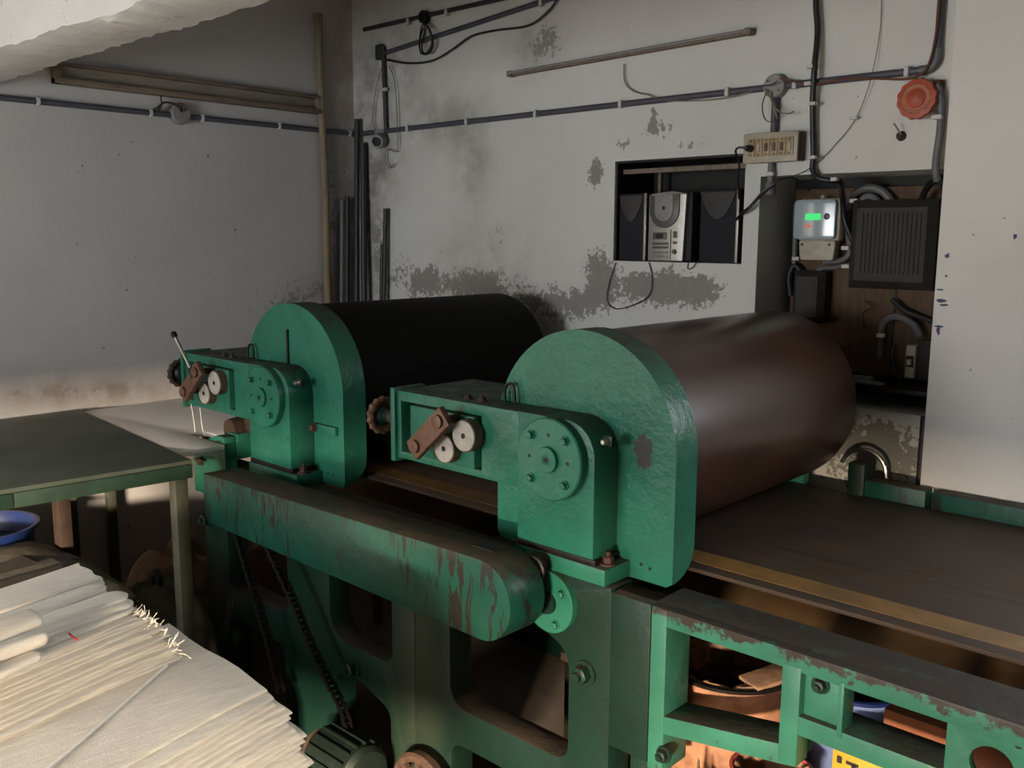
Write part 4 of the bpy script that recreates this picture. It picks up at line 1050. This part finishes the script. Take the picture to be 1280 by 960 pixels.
lump('jute_sack', (-3.98, 2.02, FLOOR), (.30, .26, .33), 1, M_sackbrown, 'slumped brown jute sack under the white table', 'sack', G, .4)
lump('jute_sack', (-4.20, 2.52, FLOOR), (.22, .22, .30), 4, M_sackbrown, 'brown sack against the left wall under the white table', 'sack', G, 1.0)
lump('jute_sack', (-3.52, 1.66, FLOOR), (.22, .16, .36), 2, M_sack, 'grey sack heaped between the table leg and the brown sacks', 'sack', G, .9)
lump('jute_sack', (-2.95, 1.62, FLOOR), (.20, .14, .20), 5, M_sackdark, 'dark sack slumped at the foot of the machine frame', 'sack', G, .2)
lump('jute_sack', (-2.78, 1.20, FLOOR), (.22, .24, .30), 6, M_sackdark, 'dark sack behind the folded olive sacks', 'sack', G, .6)
# folded olive sacks lying flat on a heap
def folded(name, cx, cy, z, lx, ly, rot, th, seed, mat, label, cat, group=None):
    rnd = random.Random(seed); ph = [rnd.uniform(0, 6.28) for _ in range(8)]
    ca, sa = math.cos(rot), math.sin(rot); nu, nv = 28, 22
    def top(u, v, s):
        x = (u - .5) * lx * (1 + .02 * math.sin(7 * v + ph[0])); y = (v - .5) * ly * (1 + .025 * math.sin(6 * u + ph[1]))
        e = min(u, 1 - u, v, 1 - v)
        t = th / 2 * min(1, math.sqrt(max(0, e) / .035)) if e < .035 else th / 2
        zz = z + s * t + .010 * math.sin(5 * u + ph[2]) * math.sin(4 * v + ph[3]) + .005 * math.sin(13 * u + ph[4] + 6 * v) - .03 * ((2 * u - 1) ** 4 + (2 * v - 1) ** 4) * .6
        return (cx + x * ca - y * sa, cy + x * sa + y * ca, zz)
    m = MB()
    m.grid(lambda u, v: top(u, v, 1), nu, nv); m.grid(lambda u, v: top(u, v, -1), nu, nv)
    o = m.build(name, mat, angle=70)
    bm = bmesh.new(); bm.from_mesh(o.data); bmesh.ops.remove_doubles(bm, verts=bm.verts, dist=1e-5); bmesh.ops.recalc_face_normals(bm, faces=bm.faces); bm.to_mesh(o.data); bm.free()
    return tag(o, label, cat, group)
for i in range(7):
    z = .335 - (6 - i) * .098
    lab = ('topmost folded olive-grey sack of the low pile beside the white cloth', 'folded sack second from the top of the low pile', 'folded sack third from the top of the low pile', 'folded sack fourth from the top of the low pile', 'folded sack fifth from the top of the low pile', 'folded sack second from the bottom of the low pile', 'bottom folded sack of the low pile')[6 - i]
    o = folded('folded_sack', -3.57 + .02 * math.sin(i * 2.1), 1.09 + .025 * math.cos(i * 1.7), z, .80, .66, .12 + .02 * math.sin(i), .086, i, M_sack if i > 4 else M_sackdark, lab, 'sack', 'folded sacks in the low pile')
top_sack = o; TOPZ = .335
for k, (x, y, w_, d_, r_) in enumerate(((-3.65, 1.04, .24, .36, .1), (-3.35, 1.12, .22, .34, .12), (-3.55, 1.32, .09, .07, .1))):
    m = MB(); nu = 8
    ca, sa = math.cos(r_), math.sin(r_)
    m.grid(lambda u, v: (x + (u - .5) * w_ * ca - (v - .5) * d_ * sa, y + (u - .5) * w_ * sa + (v - .5) * d_ * ca, TOPZ + .0535 + .010 * math.sin(0)), nu, nu)
    m.grid(lambda u, v: (x + (u - .5) * w_ * ca - (v - .5) * d_ * sa, y + (u - .5) * w_ * sa + (v - .5) * d_ * ca, TOPZ + .040), nu, nu)
    m.build('printed_patch', M_sackdark if k < 2 else M_dark, top_sack)
tub = thing('blue_tub', (-4.16, 1.22, FLOOR), 'blue plastic tub under the green work table', 'tub')
MB().lathe((-4.16, 1.22, FLOOR), (0, 0, 1), [(0, .17), (.78, .205), (.785, .225), (.80, .225), (.80, .212), (.77, .195), (.68, .18)], 40, cap=False).build('tub_wall', M_blue, tub)
MB().lathe((-4.16, 1.22, FLOOR), (0, 0, 1), [(.72, .190), (.722, .001)], 40, cap=False).build('tub_contents', M_blue, tub)

# ------------------------------------------------------------------ tins, tubs and cartons under the conveyor
def tin(name, c, r, h, label, mat, rimmat, crust=None, cat='tin', seed=0, flare=1.0):
    o = thing(name, (c[0], c[1], c[2]), label, cat)
    MB().lathe(c, (0, 0, 1), [(0, r * .94), (.01, r * .95), (h * .5, r * .98), (h - .012, r * flare), (h - .01, r * flare + .006), (h, r * flare + .006), (h, r * flare - .006), (h - .03, r * .96), (.02, r * .90), (.02, .001)], 48, cap=False).build('tin_wall', mat, o, angle=40)
    MB().lathe((c[0], c[1], c[2] + h - .004), (0, 0, 1), [(0, r * flare + .007), (.010, r * flare + .008), (.012, r * flare), (0, r * flare - .008)], 48, cap=False).build('rim', rimmat, o)
    if crust:
        rnd = random.Random(seed); ph = [rnd.uniform(0, 6.28) for _ in range(6)]
        rings = []
        for rr, zz in ((.97, -.05), (.98, -.005), (.93, .006), (.82, .0), (.78, -.02), (.76, -.07)):
            ring = []
            for k in range(60):
                a = 2 * PI * k / 60
                wob = 1 + (.07 * math.sin(3 * a + ph[0]) + .05 * math.sin(7 * a + ph[1]) + .03 * math.sin(15 * a + ph[2])) * (1 if rr < .9 else .1)
                ring.append((c[0] + r * rr * wob * math.cos(a), c[1] + r * rr * wob * math.sin(a), c[2] + h + zz + .006 * math.sin(11 * a + ph[3]) + .004 * math.sin(23 * a + ph[4])))
            rings.append(ring)
        m = MB(); n = 60
        vs = [p for q in rings for p in q]
        m.add(vs, [(i * n + k, i * n + (k + 1) % n, (i + 1) * n + (k + 1) % n, (i + 1) * n + k) for i in range(len(rings) - 1) for k in range(n)])
        m.build('ink_crust', crust, o, angle=60)
        MB().lathe((c[0], c[1], c[2] + h - .13), (0, 0, 1), [(0, r * .9), (.002, .001)], 40, cap=False).build('ink', M_oily, o)
    return o
tin('ink_tin', (-1.27, 2.30, .0), .185, .38, 'large open ink tin with a thick crusted rim under the conveyor', M_drum, M_oily, M_ink, 'ink tin', 3)
sc_ = MB().bar((-1.16, 2.20, .388), (-1.09, 2.36, .405), .085, .012).build('ink_scraper', M_ink, bevel=.003); tag(sc_, 'crusted ink scraper lying on the rim of the large ink tin', 'scraper')
st_ = MB().box(-1.43, -1.12, 2.20, 2.48, FLOOR, -.002).build('stand_block', M_legbrown, bevel=.005); tag(st_, 'low wooden block under the large ink tin', 'block')
tin('paint_bucket', (-1.02, 2.085, FLOOR), .10, .64, 'red-rimmed bucket below the conveyor rail in front of the large ink tin', M_redrim, M_redrim, M_ink, 'bucket', 5)
tin('paint_bucket', (-.95, 2.42, FLOOR), .12, .78, 'pale blue bucket right of the large ink tin', M_bluelt, M_blue, None, 'bucket', 6)
tin('blue_bin', (-.84, 2.66, FLOOR), .14, .78, 'bright blue bin behind the second rail window', M_blue, M_blue, None, 'bin', 9)
cb = thing('cardboard_box', (-.62, 2.32, .16), 'orange-brown cardboard box behind the second rail window', 'box')
MB().box(-.79, -.42, 2.20, 2.46, .16, .452).build('carton', M_card, cb, .003)
MB().box(-.791, -.419, 2.199, 2.204, .33, .34).build('carton_seam', M_legbrown, cb)
o = MB().box(-.80, -.40, 2.19, 2.47, FLOOR, .158).build('wooden_crate', M_legbrown, bevel=.004); tag(o, 'dark wooden crate carrying the cardboard box', 'crate')
yc = thing('yellow_carton', (-.78, 2.06, FLOOR), 'yellow carton with black print under the lower rail', 'carton')
MB().box(-.85, -.70, 2.05, 2.15, FLOOR, .385).build('carton', M_yellow, yc, .002)
for k, (dx, w_, z, h) in enumerate(((.012, .012, .355, .018), (.034, .030, .360, .008), (.048, .010, .335, .028), (.075, .008, .32, .04), (.10, .03, .33, .012), (.02, .10, .29, .01))):
    MB().box(-.85 + dx, -.85 + dx + w_, 2.0485, 2.051, z, z + h).build('print_mark', M_print, yc)
o = MB().tube([(-1.66, 2.12, .10), (-1.64, 2.10, .14), (-1.60, 2.10, .145)], .028, 10, 4).build('valve_handle', M_redrim); tag(o, 'small red knob glimpsed in the casting opening', 'knob')
MB().cyl((-1.62, 2.12, FLOOR), (-1.62, 2.12, .12), .012, 10).build('valve_stem', M_rust, o)
lump('crumpled_rag', (-1.19, 2.02, FLOOR), (.06, .06, .33), 11, M_sackbrown, 'crumpled brown rag below the sloping bottom rail', 'rag', None, .2, .16)
o = MB().box(-2.02, -1.72, 2.45, 2.75, FLOOR, .12).build('tool_crate', M_oily, bevel=.004); tag(o, 'dim brown crate glimpsed through the large casting opening', 'crate')
MB().bar((-2.02, 2.44, .11), (-1.72, 2.44, .11), .02, .03).build('crate_lip', M_legbrown, o)
o = MB().bar((-2.75, 2.35, -.05), (-2.2, 2.50, .20), .09, .02).build('loose_board', M_legbrown, bevel=.003); tag(o, 'brown board leaning inside the casting behind the middle post', 'board')

# ------------------------------------------------------------------ stack of white cloth in the foreground
stand = thing('cloth_bench', (-1.75, .5, FLOOR), 'low wooden bench under the white cloth stack', 'bench')
MB().box(-3.0, -1.42, -.2, .93, .28, .31).build('bench_top', M_legbrown, stand, .004)  # left end is unseen, lengthened to carry the added shading block
for x in (-2.95, -1.50):
    for y in (-.15, .85):
        MB().box(x, x + .05, y, y + .05, FLOOR, .282).build('leg', M_legbrown, stand, .003)

def cloth_bag(idx, edge, inner, zoff, y0, y1, th, skew, label, group, seed, drop=.0, bend=.3, wav=.004, name='cloth_bag'):
    """a flat folded bag lying along Y: edge = (x, z) of its folded long edge, inner = (x, z) of the opposite edge"""
    rnd = random.Random(seed); ph = [rnd.uniform(0, 6.28) for _ in range(8)]
    nu, nv = 12, 18; m = MB()
    ex, ez = edge; ix, iz = inner
    je = rnd.uniform(-.012, .006)
    def P(u, v, s):
        # u: 0 at folded edge .. 1 at the inner edge ; v: 0 near .. 1 back end
        x = ex + (ix - ex) * u; z = ez + (iz - ez) * (1 - (1 - u) ** 2.0)
        t = th / 2
        if u < .04: t *= math.sqrt(max(0.0, 1 - (1 - u / .04) ** 2))
        y = y0 + (y1 + je - y0) * v
        back = max(0, (v - .8) / .2)
        z -= drop * back ** 2
        x += skew * (1 - v) + wav * (math.sin(6 * v + ph[0]) + .5 * math.sin(15 * v + ph[1])) * (1 - u) + .004 * math.sin(9 * v + 3 * u + ph[2]) * (1 - u)
        y += .004 * math.sin(10 * u + ph[3]) * v
        z += s * t + .0015 * math.sin(8 * v + 5 * u)
        return (x, y, z)
    us = [0, .006, .015, .028, .04, .08, .16, .28, .42, .58, .75, .88, 1.0]
    m.grid(lambda u, v: P(us[int(round(u * nu))], v, 1), nu, nv)
    m.grid(lambda u, v: P(us[int(round(u * nu))], v, -1), nu, nv)
    # back end
    m.grid(lambda u, v: P(us[int(round(u * nu))], 1, 1 - 2 * v), nu, 1)
    m.grid(lambda u, v: P(us[int(round(u * nu))], 0, 1 - 2 * v), nu, 1)
    me = bpy.data.meshes.new(name); me.from_pydata(m.v, [], m.f)
    bm = bmesh.new(); bm.from_mesh(me); bmesh.ops.remove_doubles(bm, verts=bm.verts, dist=2e-5); bmesh.ops.recalc_face_normals(bm, faces=bm.faces); bm.to_mesh(me); bm.free()
    for p in me.polygons: p.use_smooth = True
    me.set_sharp_from_angle(angle=math.radians(50))
    o = link(name, me, M_cloth)
    return tag(o, label, 'cloth bag', group)

# lower group: edges fan out and step down toward the right
NL = 52
def ordinal(n):
    one = ['', 'first', 'second', 'third', 'fourth', 'fifth', 'sixth', 'seventh', 'eighth', 'ninth', 'tenth', 'eleventh', 'twelfth', 'thirteenth', 'fourteenth', 'fifteenth', 'sixteenth', 'seventeenth', 'eighteenth', 'nineteenth']
    if n < 20: return one[n]
    ten = {2: 'twent', 3: 'thirt', 4: 'fort', 5: 'fift'}[n // 10]
    return ten + 'ieth' if n % 10 == 0 else ten + 'y-' + one[n % 10]
zc = .700
for k in range(NL):
    u = k / (NL - 1)
    a = u * PI * .5
    ex = -1.555 + .215 * math.sin(a) ** .58 - .02 * max(0, u - .6); ez = .700 - .0068 * k - .012 * math.sin(PI * min(1, u * 1.2))
    lab = ('smooth white topmost cloth bag of the fanned right side of the stack' if k == 0 else 'white folded cloth bag, ' + ordinal(k + 1) + ' from the top of the fanned right side')
    cloth_bag(k, (ex, ez), (-1.975, .712 - .0068 * k), 0, .05 + .02 * math.sin(k * 2.3), .962 - .010 * u + .007 * math.sin(k * 5.1), .0064, .22, lab, 'cloth bags fanned on the right of the stack', 100 + k, drop=.006, wav=.0035)
# upper group: layers stepping up to the left
NU = 18
for k in range(NU):
    ex = -1.775 - .0072 * k + .006 * math.sin(k * 3.7); ez = .7175 + .0035 * k
    lab = ('topmost' if k == NU - 1 else 'lowest' if k == 0 else None)
    lab = (lab + ' frayed cloth bag of the upper left layers') if lab else 'white frayed cloth bag, ' + ordinal(k + 1) + ' from the bottom of the upper left layers'
    cloth_bag(k, (ex, ez), (-2.22, ez + .002), 0, .0, .885 - .0015 * k + .010 * math.sin(k * 4.3), .0033, .20, lab, 'frayed cloth bags of the upper left layers', 200 + k, drop=.004, wav=.004)
# fringe of loose threads at the back corner of the upper layers
fr = MB(); rnd = random.Random(5)
for k in range(220):
    i = rnd.randint(0, NU - 1)
    x = -1.79 - .0072 * i - rnd.uniform(0, .13) * rnd.random(); y = .878 - .0015 * i + rnd.uniform(-.01, .012); z = .7175 + .0035 * i
    d = Vector((rnd.uniform(-.6, .8), rnd.uniform(.2, 1.2), rnd.uniform(-.5, .9))).normalized(); L = rnd.uniform(.010, .030)
    p = Vector((x, y, z)); q = p + d * L * .5; r = p + d * L + Vector((rnd.uniform(-1, 1), rnd.uniform(-1, 1), rnd.uniform(-1, 1))) * .008
    fr.tube([p, q, r], .0009, 4)
o = stuff(fr.build('thread_fringe', M_fray, smooth=False)); o['label'] = 'loose cotton threads fraying from the upper left layers'; o['category'] = 'threads'
# seam ridge on the smooth top bag, its lit look put into the colour
pth = smooth_path([(-1.50, .45, .7075), (-1.54, .50, .7086), (-1.60, .60, .7105), (-1.68, .72, .7125), (-1.765, .845, .7138)], 5); rb_ = MB()
for i in range(len(pth) - 1):
    a, b = pth[i], pth[i + 1]; s = Vector((.0060, .0022, 0))
    rb_.add([a + s * .5, b + s * .5, b + s * .4 + Vector((0, 0, .003)), a + s * .4 + Vector((0, 0, .003)), a - s * .4 + Vector((0, 0, .0035)), b - s * .4 + Vector((0, 0, .0035)), a - s * .5, b - s * .5], [(0, 1, 2, 3), (3, 2, 5, 4), (4, 5, 7, 6)])
o = rb_.build('seam_ridge', M_seamlit, angle=20); tag(o, 'white raised seam ridge along the smooth top bag, coloured bright as if lit', 'cord')
# folded bundle at the upper left: thick soft folds with rounded ends
def fold(a, b, w, h, seed, label, group, name='folded_cloth', lean=0):
    rnd = random.Random(seed); ph = [rnd.uniform(0, 6.28) for _ in range(6)]
    a = Vector(a); b = Vector(b); d = (b - a); s = Vector((d.y, -d.x, 0)).normalized(); nn = 26; rings = []; n = 20
    tt = [0, .004, .012, .024] + [.04 + .9 * q / 24 for q in range(24)] + [.945, .96, .970, .980, .988, .994, .998, 1.0]
    for t in tt:
        e = 1.0
        if t > .96: e = math.sqrt(max(.003, 1 - ((t - .96) / .04) ** 2))
        if t < .04: e = math.sqrt(max(.02, 1 - ((.04 - t) / .04) ** 2))
        c = a + d * t + Vector((0, 0, .003 * math.sin(5 * t + ph[0]))) + s * (.006 * math.sin(4 * t + ph[1]))
        ring = []
        for k in range(n):
            an = 2 * PI * k / n
            ca, sa = math.cos(an), math.sin(an)
            rx = abs(ca) ** .7 * (1 if ca > 0 else -1) * w / 2 * (1 + .10 * math.sin(7 * t + ph[2])); rz = abs(sa) ** .7 * (1 if sa > 0 else -1) * h / 2 * (1 + .14 * math.sin(6 * t + ph[3] + an))
            ring.append(c + s * (rx * e) + Vector((0, 0, rz * e + lean * rx)))
        rings.append(ring)
    o = MB().loft(rings).build(name, M_cloth, angle=60)
    return tag(o, label, 'cloth', group)
G = 'folded cloths at the back left of the stack'
fold((-1.80, .05, .789), (-1.952, .862, .786), .052, .014, 1, 'lowest round-ended cloth fold just behind the frayed layers', G)
fold((-1.82, .05, .800), (-1.965, .868, .796), .056, .016, 2, 'second round-ended cloth fold up from the frayed layers', G)
fold((-1.86, .05, .808), (-1.995, .866, .804), .060, .017, 3, 'third round-ended cloth fold up from the frayed layers', G)
fold((-1.90, .05, .812), (-2.055, .850, .808), .060, .016, 4, 'topmost round-ended cloth fold beside the square-cornered sheets', G)
# square-cornered folded sheets at the very back
for k in range(5):
    cloth_bag(k, (-2.075 - .004 * k + .006 * math.sin(k * 2.2), .784 + .0080 * k), (-2.195 - .003 * k, .788 + .0080 * k), 0, .05, .862 + .003 * math.sin(k * 3), .0078, .16,
              ('lowest', 'second lowest', 'middle', 'second highest', 'topmost')[k] + ' square-cornered white sheet folded at the back left of the stack', 'square-cornered sheets', 300 + k, name='folded_sheet', wav=.003)
cloth_core = MB().box(-2.30, -1.99, -.15, .82, .312, .711).box(-2.98, -2.30, -.15, .52, .312, .46).build('cloth_block', M_cloth, bevel=.012); tag(cloth_core, 'solid lower body of the white cloth stack with an added unseen shading block', 'cloth stack')  # left box is unseen, added to keep doorway light off the lower frames
# rumpled cloths at the left edge
G = 'rumpled cloths at the left edge of the stack'
fold((-1.77, .30, .822), (-1.865, .640, .812), .06, .030, 11, 'rumpled white cloth roll at the left edge of the picture', G, lean=.3)
fold((-1.82, .30, .850), (-1.925, .655, .832), .06, .028, 12, 'upper rumpled white cloth roll at the left edge', G, lean=-.2)
fold((-1.735, .30, .808), (-1.825, .615, .798), .05, .022, 13, 'lower rumpled white cloth roll at the left edge', G, lean=.2)
o = MB().tube([(-1.873, 0.695, 0.800), (-1.851, 0.694, 0.800), (-1.829, 0.694, 0.800)], .0022, 6).build('red_stitch', M_red); tag(o, 'short red stitch on the white cloth', 'stitch')

# blue ink dabs and chips on the pillar edge
M_inkblue = simple('blue_ink_dab', (.03, .03, .09), .6, 0, .3, 20, 0)
pil = bpy.data.objects['wall_pillar']; rk = random.Random(4)
for (p, w_, h_) in (((-1.099, 3.320, 1.389), .020, .006), ((-1.090, 3.320, 1.375), .014, .004), ((-1.101, 3.320, 1.301), .016, .004), ((-1.102, 3.320, 1.287), .006, .014), ((-1.092, 3.320, 1.540), .008, .010), ((-0.888, 3.320, 1.605), .007, .009), ((-1.090, 3.320, 1.473), .004, .004), ((-1.107, 3.320, 1.426), .010, .003)):
    MB().add([(p[0] + w_ * (.7 + .6 * rk.random()) * math.cos(2 * PI * k / 11), 3.3194, p[2] + h_ * (.6 + .7 * rk.random()) * math.sin(2 * PI * k / 11)) for k in range(11)], [tuple(range(11))]).build('ink_dab', M_inkblue, pil, smooth=False)
